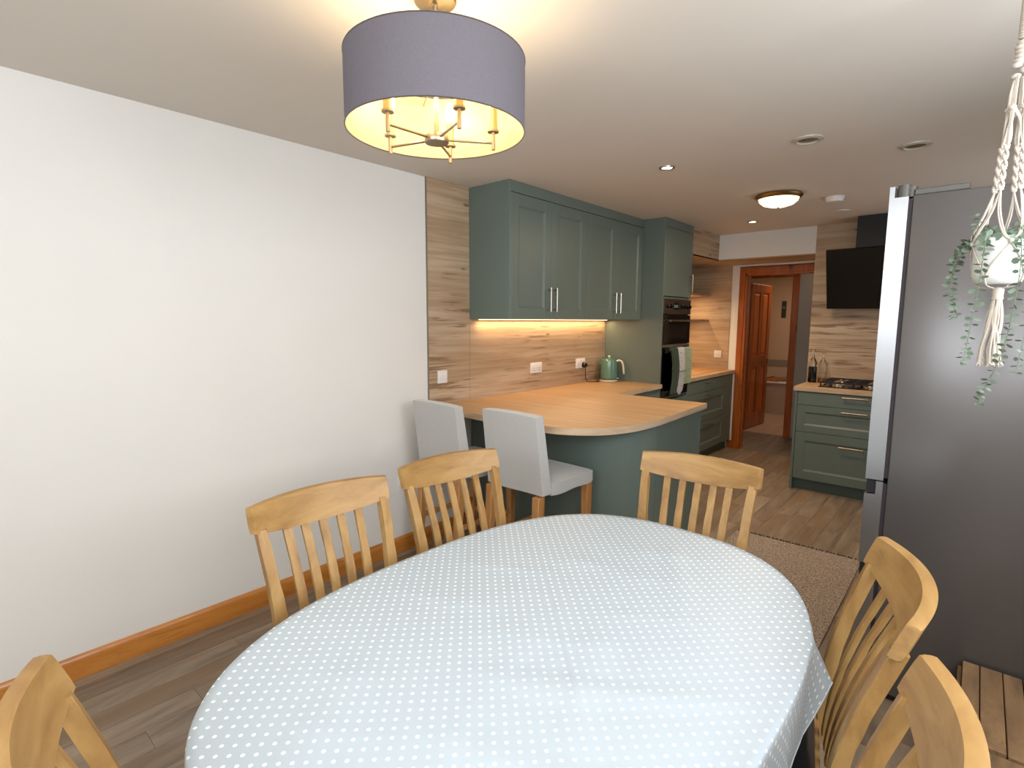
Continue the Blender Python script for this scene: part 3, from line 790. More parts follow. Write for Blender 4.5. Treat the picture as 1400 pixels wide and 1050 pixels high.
for k in range(5):
    an = math.radians(196+72*k) 
    ex, ey = lc[0]+.165*math.cos(an), lc[1]+.165*math.sin(an)
    arm = obj('arm', B().cyl((lc[0]+.03*math.cos(an), lc[1]+.03*math.sin(an), 2.017), (ex, ey, 2.017), .0038, 10), NICKEL, lamp)
    obj('stem', B().cyl((ex, ey, 1.998), (ex, ey, 2.048), .006, 12), NICKEL, arm)
    obj('drip_cup', B().lathe([(.0001, 2.046), (.017, 2.047), (.0175, 2.052), (.012, 2.054)], (ex, ey, 0), 18), NICKEL, arm)
    obj('candle_tube', B().cyl((ex, ey, 2.053), (ex, ey, 2.115), .012, 16), plain('brass_tube', 'c4ac80', .4, .5) if k == 0 else bpy.data.materials['brass_tube'], arm)
    obj('bulb', B().lathe([(.008, 2.115), (.014, 2.128), (.017, 2.145), (.012, 2.165), (.004, 2.18), (.0001, 2.182)], (ex, ey, 0), 14), BULB, arm)
    light('pendant_bulb_light', 'POINT', (ex, ey, 2.165), 2.7, (1, .78, .5), .02)
dome = thing('dome_light', 'round lit ceiling light with a brass rim in the kitchen', 'ceiling light', (1.565, 4.22, H-.09), world=True)
dc = (1.565, 4.22)
obj('rim', B().lathe([(.150, H-.001), (.157, H-.012), (.147, H-.028), (.136, H-.034), (.130, H-.028)], (*dc, 0), 48), BRASS, dome)
obj('glass_dome', B().lathe([(.131, H-.030), (.126, H-.048), (.100, H-.070), (.055, H-.084), (.0001, H-.088)], (*dc, 0), 40), emit('opal_glass_lit', 'ffdfae', 3.2), dome)
obj('finial', B().lathe([(.008, H-.086), (.009, H-.092), (.0001, H-.096)], (*dc, 0), 12), BRASS, dome)
light('dome_light_lamp', 'AREA', (*dc, H-.10), 14, (1, .74, .5), .28)
bpy.data.objects['dome_light_lamp'].data.shape = 'DISK'
for (x_, y_, lab) in ((1.257, 3.065, 'lit recessed spotlight in front of the wall cabinets'), (1.087, 5.194, 'lit recessed spotlight close to the bulkhead over the doorway')):
    s = thing('spotlight', lab, 'spotlight', (x_, y_, H), group='lit recessed spotlights')
    obj('bezel', B().lathe([(.046, -.0005), (.045, -.005), (.033, -.006), (.030, -.002)], seg=28), CHROME, s)
    obj('lamp_face', B().lathe([(.030, -.003), (.0001, -.004)], seg=20), emit('spot_face', 'ffe6c0', 12), s)
    light('spotlight_beam', 'SPOT', (x_, y_, H-.012), 34, (1, .78, .55), .02, None, None, math.radians(95), .8)
for (x_, y_, lab) in ((2.008, 3.05, 'unlit round silver downlight nearest the pendant lamp'), (2.403, 3.504, 'unlit round silver downlight above the fridge')):
    s = thing('downlight', lab, 'downlight', (x_, y_, H), group='unlit round downlights')
    obj('bezel', B().lathe([(.070, -.0005), (.069, -.006), (.052, -.011), (.046, -.004)], seg=32), plain('downlight_white', 'b9b2a6', .35), s)
    obj('lamp_face', B().lathe([(.046, -.005), (.02, -.007), (.0001, -.007)], seg=24), plain('downlight_reflector', '9a8f80', .25, .6), s)
sm = thing('smoke_alarm', 'white round smoke alarm on the kitchen ceiling beside the lit dome', 'smoke alarm', (1.853, 4.56, H))
obj('base_plate', B().lathe([(.062, -.0005), (.062, -.010)], seg=28), WHITEP, sm)
obj('cover', B().lathe([(.060, -.0105), (.058, -.026), (.050, -.036), (.0001, -.038)], seg=28), WHITEP, sm)
tag(obj('ceiling_disc', B().lathe([(.055, H-.0005), (.054, H-.006), (.0001, H-.008)], (1.80, 5.15, 0), 28), WHITEP), 'small flat white cover disc on the ceiling past the smoke alarm', 'cover')

# ------------------------------------------------------------------ fridge
fr = thing('fridge_freezer', 'tall grey steel fridge freezer, side on, hinge on top', 'fridge', (2.8, 2.8, 0), world=True)
F0, F1, FY = 2.508, 3.12, 2.45
fb = B().box(F0, F1, FY, FY+.64, .03, 1.955, .006, 2)
obj('body', fb, FRSIDE, fr)
obj('plinth', B().box(F0+.01, F1-.02, FY+.02, FY+.62, .0, .03), BLACKM, fr)
def fdoor(z0, z1, notch):
    """outline in X,Z extruded along Y: grip recess cut from the top front corner"""
    x0, x1 = 2.437, 2.4955
    if notch == 'top': P = [(x0, z0), (x1, z0), (x1, z1), (x0+.036, z1), (x0+.036, z1-.052), (x0, z1-.056)]
    elif notch == 'hinge': P = [(x0, z0), (x1, z0), (x1, z1-.040), (x0+.016, z1-.040), (x0+.016, z1), (x0, z1)]
    else: P = [(x0, z0), (x1, z0), (x1, z1), (x0, z1)]
    return B().prism(P, FY, FY+.64, 0, Matrix(((1,0,0,0),(0,0,1,0),(0,1,0,0),(0,0,0,1))))
for nm, z0, z1, nt_ in (('door', .888, 1.992, 'hinge'), ('door', .545, .883, 'top'), ('door', .04, .540, 'top')):
    d = obj(nm, fdoor(z0, z1, nt_), FRDOOR, fr, smooth=0)
    if nt_ == 'top': obj('grip_recess', B().box(2.441, 2.4725, FY+.012, FY+.628, z1-.0515, z1-.001), BLACKM, d)
    obj('seal', B().box(2.4957, F0-.0003, FY+.008, FY+.63, z0+.01, min(z1, 1.95)-.006), SEAL, d)
hg = B(); hg.cyl((2.478, FY+.03, 1.953), (2.478, FY+.03, 1.997), .022, 20); hg.cyl((2.500, FY+.035, 1.953), (2.500, FY+.035, 1.990), .018, 16)
obj('hinge', hg, DARKP, fr)
obj('hinge_cover', B().box(2.51, 2.665, FY+.012, FY+.06, 1.9555, 1.978, .003), DARKP, fr)
obj('top_cover', B().box(2.51, 2.60, FY+.06, FY+.62, 1.9555, 1.972, .003), DARKP, fr)

# ------------------------------------------------------------------ rug, crate
rug = thing('rug', 'brown woven rug with dark fringe between the table and the kitchen', 'rug', (1.9, 3.0, 0), world=True)
obj('woven_pile', B().box(1.535, 2.290, 2.18, 3.835, .0005, .009, .002), RUG, rug)
fg = B(); y = 0
for yy, s in ((3.838, 1), (2.177, -1)):
    x = 1.54
    while x < 2.285:
        l = random.uniform(.014, .034); dx = random.uniform(-.008, .008)
        fg.tube([(x, yy-s*.006, .006), (x+dx*.5, yy+s*l*.5, .009), (x+dx, yy+s*l, .003)], [.005, .006, .004], 5); x += random.uniform(.010, .024)
obj('fringe', fg, FRINGE, rug)['kind'] = 'stuff'
cr = thing('wooden_crate', 'low crate of reclaimed wood planks standing against the fridge side', 'crate', (3.05, 2.05, 0), world=True)
ZK = .28
CX0, CX1, CY0, CY1 = 2.775, 3.35, 1.62, 2.443
xs = [2.781, 2.829, 2.889, 2.940, 3.0, 3.06, 3.12, 3.18, 3.245]
for u, v in zip(xs, xs[1:]):
    e0 = 1.995 if abs(u-2.829) < .001 else 1.965+random.uniform(-.004, .004)
    q = B().box(0, v-u-.003, 0, CY1-e0-.003, -.018, random.uniform(-.003, 0), .0015); o = obj('plank', q, CRATEW, cr); o.location = Vector((u, e0, ZK))-cr.location
q = B().box(0, .057, 0, .026, -.018, -.002, .0015); o = obj('plank', q, CRATEW, cr); o.location = Vector((2.829, 1.966, ZK))-cr.location
yy = 1.62
while yy < 1.95:
    q = B().box(0, .46, 0, .062, -.018, random.uniform(-.003, 0), .0015); o = obj('plank', q, CRATEW, cr); o.location = Vector((2.783, yy, ZK))-cr.location; yy += .066
for k in range(4):
    z0 = .012+k*.062
    q = B().box(2.769, 2.780, 1.62, CY1-.004, z0, z0+.057, .0015); obj('plank', q, CRATEW, cr)
    q = B().box(2.781, 3.243, 1.608, 1.6195, z0, z0+.057, .0015); obj('plank', q, CRATEW, cr)
obj('corner_post', B().box(2.782, 2.812, 1.625, 1.655, .0, ZK-.019), CRATEW, cr); obj('corner_post', B().box(2.782, 2.812, 2.40, 2.43, .0, ZK-.019), CRATEW, cr)
obj('corner_post', B().box(3.20, 3.23, 1.625, 1.655, .0, ZK-.019), CRATEW, cr); obj('corner_post', B().box(3.20, 3.23, 2.40, 2.43, .0, ZK-.019), CRATEW, cr)

# ------------------------------------------------------------------ dining chairs
def arc_u(u, half=.228, sag=.052):
    # plan position of the rail; ends forward (y = 0), middle back (y = -sag)
    return u*half, -sag*(1-u*u)
def recline(z):
    P = [(0, -.05), (.20, .035), (.45, .112), (.55, .108), (.65, .092), (.75, .066), (.85, .032), (.95, -.004), (1.0, -.02)]
    for (a, p), (b_, q) in zip(P, P[1:]):
        if z <= b_:
            t = (z-a)/(b_-a); t = max(0, t); return p+(q-p)*t
    return P[-1][1]
def sweep(bb, path, wf, tf):
    """path: list of (x,y,z); rectangular section wf wide in x, tf thick in y"""
    rings = []
    for k, p in enumerate(path):
        w_ = wf(k/(len(path)-1))/2; t_ = tf/2
        rings.append([bb.bm.verts.new((p[0]+sx*w_, p[1]+sy*t_, p[2])) for sx, sy in ((-1,-1),(1,-1),(1,1),(-1,1))])
    fs = []
    for a, c in zip(rings, rings[1:]):
        for i in range(4): fs.append(bb.bm.faces.new((a[i], a[(i+1) % 4], c[(i+1) % 4], c[i])))
    bb.bm.faces.new(rings[0][::-1]); bb.bm.faces.new(rings[-1])
    es = set()
    for r_ in range(len(rings)-1):
        for i in range(4):
            e = bb.bm.edges.get((rings[r_][i], rings[r_+1][i]))
            if e: es.add(e)
    bmesh.ops.bevel(bb.bm, geom=list(es), offset=.0028, segments=1, affect='EDGES')
def make_chair(label, loc, rz):
    # origin on the floor under the rail chord shifted .31 forward; back at local y = -.31
    t = thing('dining_chair', label, 'chair', loc, rz, 'oak slat-back dining chairs round the table')
    Y0 = -.31
    bb = B(); NU = 25
    def fn(i, j):
        u = -1+2*i/(NU-1); x_, y_ = arc_u(u)
        zt_ = .950+.005*(1-u*u); zb_ = .880-.027*(1-u*u)
        d = Vector((-2*.052*u*-1, 0)) 
        slope = 2*.052*u/.228   # dy/dx
        nrm = Vector((slope, -1)).normalized()  # pointing back
        o_ = (0, .024)
        corner = [(0, 0), (0, 1), (1, 1), (1, 0)][j % 4] if False else None
        prof = [(0, 0), (0, .25), (0, .5), (0, .75), (0, 1), (.3, 1.015), (.7, 1.015), (1, 1), (1, .75), (1, .5), (1, .25), (1, 0), (.7, -.015), (.3, -.015)][j]
        z_ = zb_+(zt_-zb_)*prof[1]; off = .025*prof[0]
        return Vector((x_+nrm.x*off, Y0+y_+recline(z_)*1.0+nrm.y*off, z_))
    V = [[bb.bm.verts.new(fn(i, j)) for j in range(14)] for i in range(NU)]
    for i in range(NU-1):
        for j in range(14): bb.bm.faces.new((V[i][j], V[i+1][j], V[i+1][(j+1) % 14], V[i][(j+1) % 14]))
    bb.bm.faces.new(V[0]); bb.bm.faces.new(V[-1][::-1])
    es = [bb.bm.edges.get((V[e][j], V[e][(j+1) % 14])) for e in (0, NU-1) for j in range(14)]
    bmesh.ops.bevel(bb.bm, geom=[e for e in es if e], offset=.002, segments=1, affect='EDGES')
    obj('crest_rail', bb, CHAIRR, t, smooth=40)
    zs = [.45+.44*k/14 for k in range(15)]
    for k in range(5):
        u = (-2+k)*.27
        bb = B(); path = []
        for z_ in zs:
            f_ = (z_-.45)/.44; x_, y_ = arc_u(u*(.86+.14*f_)); y_ *= (.35+.65*f_)
            path.append((x_, Y0+y_-.0125+recline(z_), z_))
        sweep(bb, path, lambda s: .030-.004*s, .012); obj('slat', bb, CHAIR, t)
    for s in (-1, 1):
        bb = B(); path = []
        for k in range(24):
            z_ = .002+.883*k/23; f_ = max(0, min(1, (z_-.42)/.46)); 
            x_ = s*(.178+.030*f_); y_ = -.052*(1-(x_/.228)**2)*(.5+.5*f_)
            path.append((x_, Y0+y_-.0125+recline(z_), z_))
        sweep(bb, path, lambda q: .030+.012*math.sin(PI*min(1, q*1.0))**2*(1 if q < .8 else .8), .030-.0)
        obj('leg', bb, CHAIR, t)
        bb = B().box(s*.185-.018, s*.185+.018, .145, .181, 0, .425, .003); obj('leg', bb, CHAIR, t)
    bb = B().box(-.165, .165, .150, .172, .375, .432, .002); obj('apron', bb, CHAIR, t)
    for s in (-1, 1): obj('apron', B().box(s*.176-.011, s*.176+.011, -.19, .145, .375, .432, .002), CHAIR, t)
    obj('apron', B().box(-.165, .165, -.215, -.193, .375, .445, .002), CHAIR, t)
    P = [(-.160, -.206), (.160, -.206), (.208, .16), (.19, .19), (-.19, .19), (-.208, .16)]
    obj('seat', B().prism(P, .4325, .449, .003), CHAIR, t)
    P2 = [(x_*.95, y_*.95 if y_ > 0 else -.202) for x_, y_ in P]
    bb = B().prism(P2, .4495, .490); top_e = [e for e in bb.bm.edges if all(v.co.z > .48 for v in e.verts)]
    bmesh.ops.bevel(bb.bm, geom=top_e, offset=.018, segments=4, affect='EDGES'); obj('seat_pad', bb, BLACKL, t, smooth=60)
    return t
spots = [  # rail chord centre, facing angle (deg, world), label
    ((1.193, .850), -2.0, 'oak slat-back chair on the white-wall side, nearer the camera of the two'),
    ((1.196, 1.400), -6.4, 'oak slat-back chair on the white-wall side, just in front of the grey stools'),
    ((1.930, 2.031), -84.1, 'oak slat-back chair at the far end of the table, before the green peninsula'),
    ((2.619, 1.385), -167.5, 'oak slat-back chair beside the fridge, seen end on with its black seat pad'),
    ((2.702, .842), -178.0, 'oak slat-back chair in front of the wooden crate, only top rail and slats in view'),
    ((1.852, .100), 85.0, 'oak chair at the near end of the table, by the pine skirting')]
ch0 = None
for (cx_, cy_), ang, lab in spots:
    a_ = math.radians(ang); loc = (cx_+.31*math.cos(a_), cy_+.31*math.sin(a_), 0); rz = a_-PI/2
    if ch0 is None: ch0 = make_chair(lab, loc, rz)
    else: dup(ch0, loc, rz, lab)

# ------------------------------------------------------------------ table and cloth
TC = (1.972, 1.012); TA, TB_, TTH = .538, .780, -.0167; SN = 2.57
def ell(a_, off=0):
    r_ = (abs(math.cos(a_)/(TA+off))**SN+abs(math.sin(a_)/(TB_+off))**SN)**(-1/SN)
    x_, y_ = r_*math.cos(a_), r_*math.sin(a_)
    return TC[0]+x_*math.cos(TTH)-y_*math.sin(TTH), TC[1]+x_*math.sin(TTH)+y_*math.cos(TTH)
tb = thing('dining_table', 'oval pedestal dining table hidden under the dotted cloth', 'table', (*TC, 0), world=True)
obj('tabletop', B().prism([ell(2*PI*k/64) for k in range(64)], .722, .752, .004), CHAIRR, tb)
for s in (-1, 1):
    obj('pedestal', B().lathe([(.05, .04), (.055, .2), (.035, .3), (.045, .5), (.05, .70)], (TC[0], TC[1]+s*.28, 0), 24), CHAIR, tb)
    obj('foot', B().box(TC[0]-.20, TC[0]+.20, TC[1]+s*.28-.035, TC[1]+s*.28+.035, 0, .045, .006), CHAIR, tb)
obj('beam', B().box(TC[0]-.03, TC[0]+.03, TC[1]-.28, TC[1]+.28, .66, .721, .003), CHAIR, tb)
from mathutils import noise as mn
NA, NR, NS = 288, 40, 16
bb = B(); uvl = {}
def cloth_pt(i, j):
    a_ = 2*PI*i/NA
    da = math.atan2(math.sin(a_-math.radians(35)), math.cos(a_-math.radians(35)))
    cs = max(0, 1-abs(da)/.13)
    if j < NR:
        f_ = max(j, .001)/(NR-1); x_, y_ = ell(a_); x_ = TC[0]+(x_-TC[0])*f_; y_ = TC[1]+(y_-TC[1])*f_
        p = Vector((x_*1.0, y_, 0)); 
        q = Vector((x_*.9+y_*.5, -x_*.5+y_*.9, 0))
        z_ = .7535
        wr_ = max(0, mn.noise(Vector((q.x*3.2, q.y*11, 3.3)))-.12)*.0065+max(0, mn.noise(Vector((q.y*3.1+4, q.x*12, 7.3)))-.2)*.005
        wr_ += .0022*math.exp(-((y_-1.02+(x_-2.0)*1.05)/.010)**2)*math.exp(-((x_-2.05)/.22)**2)
        z_ += wr_*(1-f_**8)
        return Vector((x_, y_, z_)), (x_, y_)
    s_ = (j-NR+1)/NS
    drop = .175+.012*math.sin(4*a_+1)+.02*math.sin(2*a_)-.080*cs
    fold = .5+.5*math.sin(a_*13+1.6*math.sin(a_*2))
    arc = s_*drop
    out = .003+.003*min(1, s_*3)+(.010*fold*s_**1.3)*(1 if abs(da) > .45 else 0)-.012*s_*(1 if -.9 < da < 0 else 0)*min(1, max(0, -da)*4)+.045*cs*s_
    if s_ < .12: zz = .7535-arc*.6
    else: zz = .7535-arc
    x_, y_ = ell(a_, out); x2, y2 = ell(a_, arc)
    return Vector((x_, y_, zz-.0)), (x2, y2)
V = []; UV = []
for i in range(NA):
    r_, u_ = [], []
    for j in range(1, NR+NS):
        p, q = cloth_pt(i, j); r_.append(bb.bm.verts.new(p)); u_.append(q)
    V.append(r_); UV.append(u_)
cen = bb.bm.verts.new((TC[0], TC[1], .7535))
lay = bb.bm.loops.layers.uv.new('cloth')
def setuv(f, uvs):
    for l, q in zip(f.loops, uvs): l[lay].uv = q
for i in range(NA):
    k = (i+1) % NA
    f = bb.bm.faces.new((cen, V[i][0], V[k][0])); setuv(f, (TC, UV[i][0], UV[k][0]))
    for j in range(len(V[0])-1):
        f = bb.bm.faces.new((V[i][j], V[i][j+1], V[k][j+1], V[k][j])); setuv(f, (UV[i][j], UV[i][j+1], UV[k][j+1], UV[k][j]))
cl = obj('tablecloth', bb, CLOTH, smooth=80)
tag(cl, 'pale grey-green tablecloth with white polka dots on the dining table', 'tablecloth')
hem = B(); hp_ = [V_ for V_ in [cloth_pt(i, NR+NS-1)[0] for i in range(0, NA, 2)]]
hem.tube(hp_+[hp_[0]], .0018, 5, cap=False)
hm = obj('hem', hem, plain('cloth_hem', 'b4c0c2', .6), cl)

# ------------------------------------------------------------------ bar stools
def make_stool(label, loc, rz):
    t = thing('bar_stool', label, 'stool', loc, rz, 'grey covered bar stools at the peninsula')
    # back: soft slab, leaning back slightly; cover reaches below the seat
    bb = B(); nu, nz = 13, 20; zt_, zb_ = 1.012, .590
    def surf(i, j, side):
        u = -1+2*i/(nu-1); f_ = j/(nz-1); z_ = zb_+(zt_-zb_)*f_
        hw = .200-.006*f_; x_ = u*hw
        y_ = -.245-.055*f_+(.006*math.sin(3*u)*(1-f_)) 
        th_ = .075-.015*f_
        if side: y_ += th_
        else: y_ -= .008*(1-u*u)*1.0
        z_ += .006*(1-u*u)*(f_ > .99)
        return Vector((x_, y_, z_))
    Fv = [[bb.bm.verts.new(surf(i, j, 0)) for j in range(nz)] for i in range(nu)]
    Bv = [[bb.bm.verts.new(surf(i, j, 1)) for j in range(nz)] for i in range(nu)]
    for i in range(nu-1):
        for j in range(nz-1):
            bb.bm.faces.new((Fv[i][j], Fv[i+1][j], Fv[i+1][j+1], Fv[i][j+1])); bb.bm.faces.new((Bv[i][j], Bv[i][j+1], Bv[i+1][j+1], Bv[i+1][j]))
        bb.bm.faces.new((Fv[i][-1], Fv[i+1][-1], Bv[i+1][-1], Bv[i][-1])); bb.bm.faces.new((Fv[i][0], Bv[i][0], Bv[i+1][0], Fv[i+1][0]))
    for j in range(nz-1):
        bb.bm.faces.new((Fv[0][j], Fv[0][j+1], Bv[0][j+1], Bv[0][j])); bb.bm.faces.new((Fv[-1][j], Bv[-1][j], Bv[-1][j+1], Fv[-1][j+1]))
    es = [e for e in bb.bm.edges if len(e.link_faces) == 2 and e.calc_face_angle(0) > 1.0]
    bmesh.ops.bevel(bb.bm, geom=es, offset=.011, segments=3, affect='EDGES')
    obj('backrest', bb, STOOLF, t, smooth=60)
    bb = B().box(-.203, .203, -.176, .215, .575, .648)
    bmesh.ops.subdivide_edges(bb.bm, edges=bb.bm.edges[:], cuts=9, use_grid_fill=True)
    for v in bb.bm.verts:
        ax, ay = abs(v.co.x)/.203, abs(v.co.y-.0195)/.1955
        # soften: round the vertical corners and crown the top
        if v.co.z > .62: v.co.z += .012*(1-ax**4)*(1-ay**4)-.008*(max(ax, ay) > .99)
        if v.co.z < .58: v.co.z += .003*math.sin(v.co.x*34+v.co.y*27)
        if ax > .98 and ay > .98: v.co.x *= .965; v.co.y = .0195+(v.co.y-.0195)*.965
        if .58 < v.co.z < .64 and max(ax, ay) > .98: v.co.x *= 1.008; v.co.y = .0195+(v.co.y-.0195)*1.008
    obj('seat', bb, STOOLF, t, smooth=60)
    for sx in (-1, 1):
        for sy, y_ in ((1, .185), (-1, -.245)):
            lg = B(); x_ = sx*.172; w0, w1 = .024, .017; yb = y_-(.035 if sy < 0 else -.0)
            P = [(x_-w1+sx*.004, yb-w1, 0), (x_+w1+sx*.004, yb-w1, 0), (x_+w1+sx*.004, yb+w1, 0), (x_-w1+sx*.004, yb+w1, 0), (x_-w0, y_-w0, .582), (x_+w0, y_-w0, .582), (x_+w0, y_+w0, .582), (x_-w0, y_+w0, .582)]
            _, f = lg.add(P, [(0,3,2,1),(4,5,6,7),(0,1,5,4),(1,2,6,5),(2,3,7,6),(3,0,4,7)])
            bmesh.ops.bevel(lg.bm, geom=list({e for q in f for e in q.edges}), offset=.003, segments=1, affect='EDGES')
            obj('leg', lg, STOOLW, t)
    obj('foot_rail', B().box(-.155, .155, .176, .196, .20, .235, .003), STOOLW, t)
    for s in (-1, 1): obj('foot_rail', B().box(s*.172-.009, s*.172+.009, -.245, .170, .27, .30, .003), STOOLW, t)
    return t
s0 = make_stool('light grey covered bar stool nearer the middle of the peninsula, seat in view', (.905, 2.36, 0), math.radians(-2))
dup(s0, (.372, 2.30, 0), math.radians(-2), 'light grey covered bar stool standing next to the white wall')

# ------------------------------------------------------------------ hanging plant
PX, PY = 2.754, 1.985
pot = thing('plant_pot', 'small white ceramic pot held in the macrame hanger', 'pot', (PX, PY, 1.602))
RP = .058
obj('pot_body', B().lathe([(.040, .0), (.050, .006), (.056, .022), (RP, .06), (RP+.001, .120), (RP, .124), (RP-.004, .124), (RP-.005, .112), (RP-.006, .10)], seg=40, cap=False).lathe([(.0001, 0), (.040, 0)], seg=40, cap=False), POT, pot, smooth=50)
obj('soil', B().lathe([(RP-.006, .104), (.0001, .108)], seg=24, cap=False), SOIL, pot)
mh = thing('macrame_hanger', 'cream knotted macrame hanger with a tassel hanging from the ceiling', 'plant hanger', (PX, PY, 1.37), world=True)
obj('hook', B().tube([(PX, PY, H-.001), (PX, PY, H-.02), (PX+.012, PY, H-.032), (PX, PY, H-.044), (PX-.008, PY, H-.038)], .0025, 6), BRASS, mh)
cw = B()
for k in range(22):
    z_ = 2.365-.0062*k; cw.lathe([(.0105, z_-.003), (.0128, z_), (.0105, z_+.003)], (PX, PY, 0), 14)
obj('wrapped_cord', cw, ROPE, mh, smooth=60)
cords = B()
def cord(P, r=.0022): cords.tube(cat3([Vector(p) for p in P], 4), r, 6)
def pol(a_, r, z_): return (PX+r*math.cos(a_), PY+r*math.sin(a_), z_)
A4 = [math.radians(a_) for a_ in (-118, -28, 62, 152)]
def knot(p, r, h=.006):
    p = Vector(p); kn_ = B(); kn_.lathe([(r*.5, -h), (r*.95, -h*.5), (r, 0), (r*.95, h*.5), (r*.5, h)], p, 12); obj('knot', kn_, ROPE, mh, smooth=60)
for k in range(5): knot((PX+random.uniform(-.003, .003), PY, 2.222-.011*k), .016-.001*(k % 2), .007)
for k in range(3): knot((PX+(.008 if k % 2 else -.008), PY, 2.168-.014*k), .011, .007)
for a_ in A4:
    for dx in (-.1, .1, .25):
        cord([pol(a_+dx, .010, 2.14), pol(a_+dx, .016, 2.10), pol(a_+dx, .017, 2.065)])
        cord([pol(a_+dx, .017, 2.062), pol(a_+dx+1.2, .013, 2.03), pol(a_+PI/2+dx, .018, 1.985), pol(a_+PI/2+dx*.5, .022, 1.965)])
        cord([pol(a_+dx, .018, 2.062), pol(a_+dx*.5, .021, 2.0), pol(a_+dx*.3, .023, 1.965)])
    knot(pol(a_, .017, 2.060), .0085, .006)
    # spiral braid: sinnet of half knots
    n_ = 46; zA, zB_ = 1.965, 1.850
    for ph in (0, PI):
        P = []
        for k in range(n_+1):
            z_ = zA+(zB_-zA)*k/n_; an = ph+k/n_*PI*2*2.2; c0 = Vector(pol(a_, .023+.006*k/n_, z_))
            P.append(c0+Vector((math.cos(an), math.sin(an), 0))*.0040)
        cords.tube(P, .0032, 7)
    for k in range(22):
        z_ = zA-.003+(zB_-zA)*k/22; an = k/22*PI*2*2.2; c0 = Vector(pol(a_, .023+.006*k/22, z_)); d_ = Vector((math.cos(an), math.sin(an), -.15))
        cords.tube([c0-d_*.0065, c0+Vector((0,0,.001)), c0+d_*.0065], [.0020, .0026, .0020], 6)
    # straight cords out to the rim, two pairs splitting to neighbouring rim knots
    for s in (-1, 1):
        for e in (-.05, .05):
            cord([pol(a_, .029, 1.850), pol(a_+s*.22+e, .044, 1.79), pol(a_+s*.50+e*.6, RP+.0045, 1.735), pol(a_+s*.72+e*.3, RP+.004, 1.716)])
    aR = a_+PI/4
    knot(pol(aR, RP+.005, 1.712), .006, .006)
    for s in (-1, 1):
        cord([pol(aR, RP+.0035, 1.708), pol(aR+s*.30, RP+.0032, 1.680), pol(aR+s*.62, RP+.002, 1.645), pol(aR+s*.785, .056, 1.618), pol(aR+s*.785, .045, 1.5985), pol(aR+s*.785, .012, 1.592)], .0020)
obj('cords', cords, ROPE, mh, smooth=60)
obj('gathering_knot', B().lathe([(.010, 1.594), (.013, 1.588), (.012, 1.570), (.0135, 1.565), (.011, 1.560)], (PX+.004, PY, 0), 16), ROPE, mh, smooth=60)
ts = B()
for k in range(34):
    an = random.uniform(0, 2*PI); r1 = random.uniform(.014, .038); bend = random.uniform(-.006, .006)
    ts.tube(cat3([Vector((PX+.004+.008*math.cos(an), PY+.008*math.sin(an), 1.566)), Vector((PX+.001+.014*math.cos(an)+bend, PY+.014*math.sin(an), 1.50)),
                  Vector((PX-.002+r1*.8*math.cos(an)-bend, PY+r1*.8*math.sin(an), 1.43)), Vector((PX-.002+r1*math.cos(an), PY+r1*math.sin(an), random.uniform(1.382, 1.40)))], 4), .0022, 5)
    ex = Vector((PX-.002+r1*math.cos(an), PY+r1*math.sin(an), 1.390))
    for q in range(3):
        d_ = Vector((random.uniform(-.006, .006), random.uniform(-.006, .006), random.uniform(-.014, -.006))); ts.tube([ex, ex+d_], [.0025, .001], 4)
tso = obj('tassel', ts, ROPE, mh, smooth=60)
# trailing eucalyptus
pl_ = thing('trailing_plant', 'trailing eucalyptus with small round leaves spilling from the hanging pot', 'plant', (PX, PY, 1.712), world=True)
def vine(P, n, size, seed):
    size *= 1.3; n = int(n*1.15)
    rnd = random.Random(seed)
    path = cat3([Vector(p) for p in P], 8)
    st = obj('vine', B().tube(path, [.0014-.0008*k/len(path) for k in range(len(path))], 5), STEM, pl_)
    lv = B()
    for k in range(n):
        f_ = (k+.5)/n; idx = f_*(len(path)-1); i0 = int(idx); p = path[i0].lerp(path[min(i0+1, len(path)-1)], idx-i0)
        t_ = (path[min(i0+1, len(path)-1)]-path[max(i0-1, 0)]).normalized()
        side0 = rnd.uniform(0, 2*PI) if k % 2 == 0 else side0+PI/2+rnd.uniform(-.3, .3)
        for s in (0, PI):
            an = side0+s+rnd.uniform(-.25, .25)
            a1 = t_.orthogonal().normalized(); b1 = t_.cross(a1)
            d_ = (a1*math.cos(an)+b1*math.sin(an)+t_*rnd.uniform(-.1, .35)+Vector((0,0,-.1))).normalized()
            L_ = size*(1-.35*f_)*rnd.uniform(.8, 1.2); w_ = L_*.45
            nrm = (t_*.45+Vector((rnd.uniform(-.6, .6), rnd.uniform(-.9, .3), rnd.uniform(-.3, .3)))).normalized()
            sd = d_.cross(nrm).normalized(); up_ = sd.cross(d_)
            q = p+d_*.002
            vs = [q, q+d_*L_*.3+sd*w_*.85, q+d_*L_*.7+sd*w_*.8, q+d_*L_-up_*.001, q+d_*L_*.7-sd*w_*.8, q+d_*L_*.3-sd*w_*.85, q+d_*L_*.5-up_*.0015]
            lv.add(vs, [(0,1,6),(1,2,6),(2,3,6),(3,4,6),(4,5,6),(5,0,6)])
    lf = obj('leaves', lv, LEAF, st, smooth=80); lf['kind'] = 'stuff'
PV = lambda dx, dy, z_: (PX+dx, PY+dy, z_)
vine([PV(-.03, -.02, 1.715), PV(-.062, -.015, 1.722), PV(-.088, -.01, 1.69), PV(-.096, -.01, 1.64), PV(-.100, -.01, 1.585), PV(-.088, -.01, 1.555), PV(-.082, -.01, 1.51)], 26, .017, 1)
vine([PV(-.02, -.03, 1.715), PV(-.066, .0, 1.726), PV(-.078, .01, 1.70), PV(-.092, .01, 1.66), PV(-.098, .02, 1.61)], 17, .015, 2)
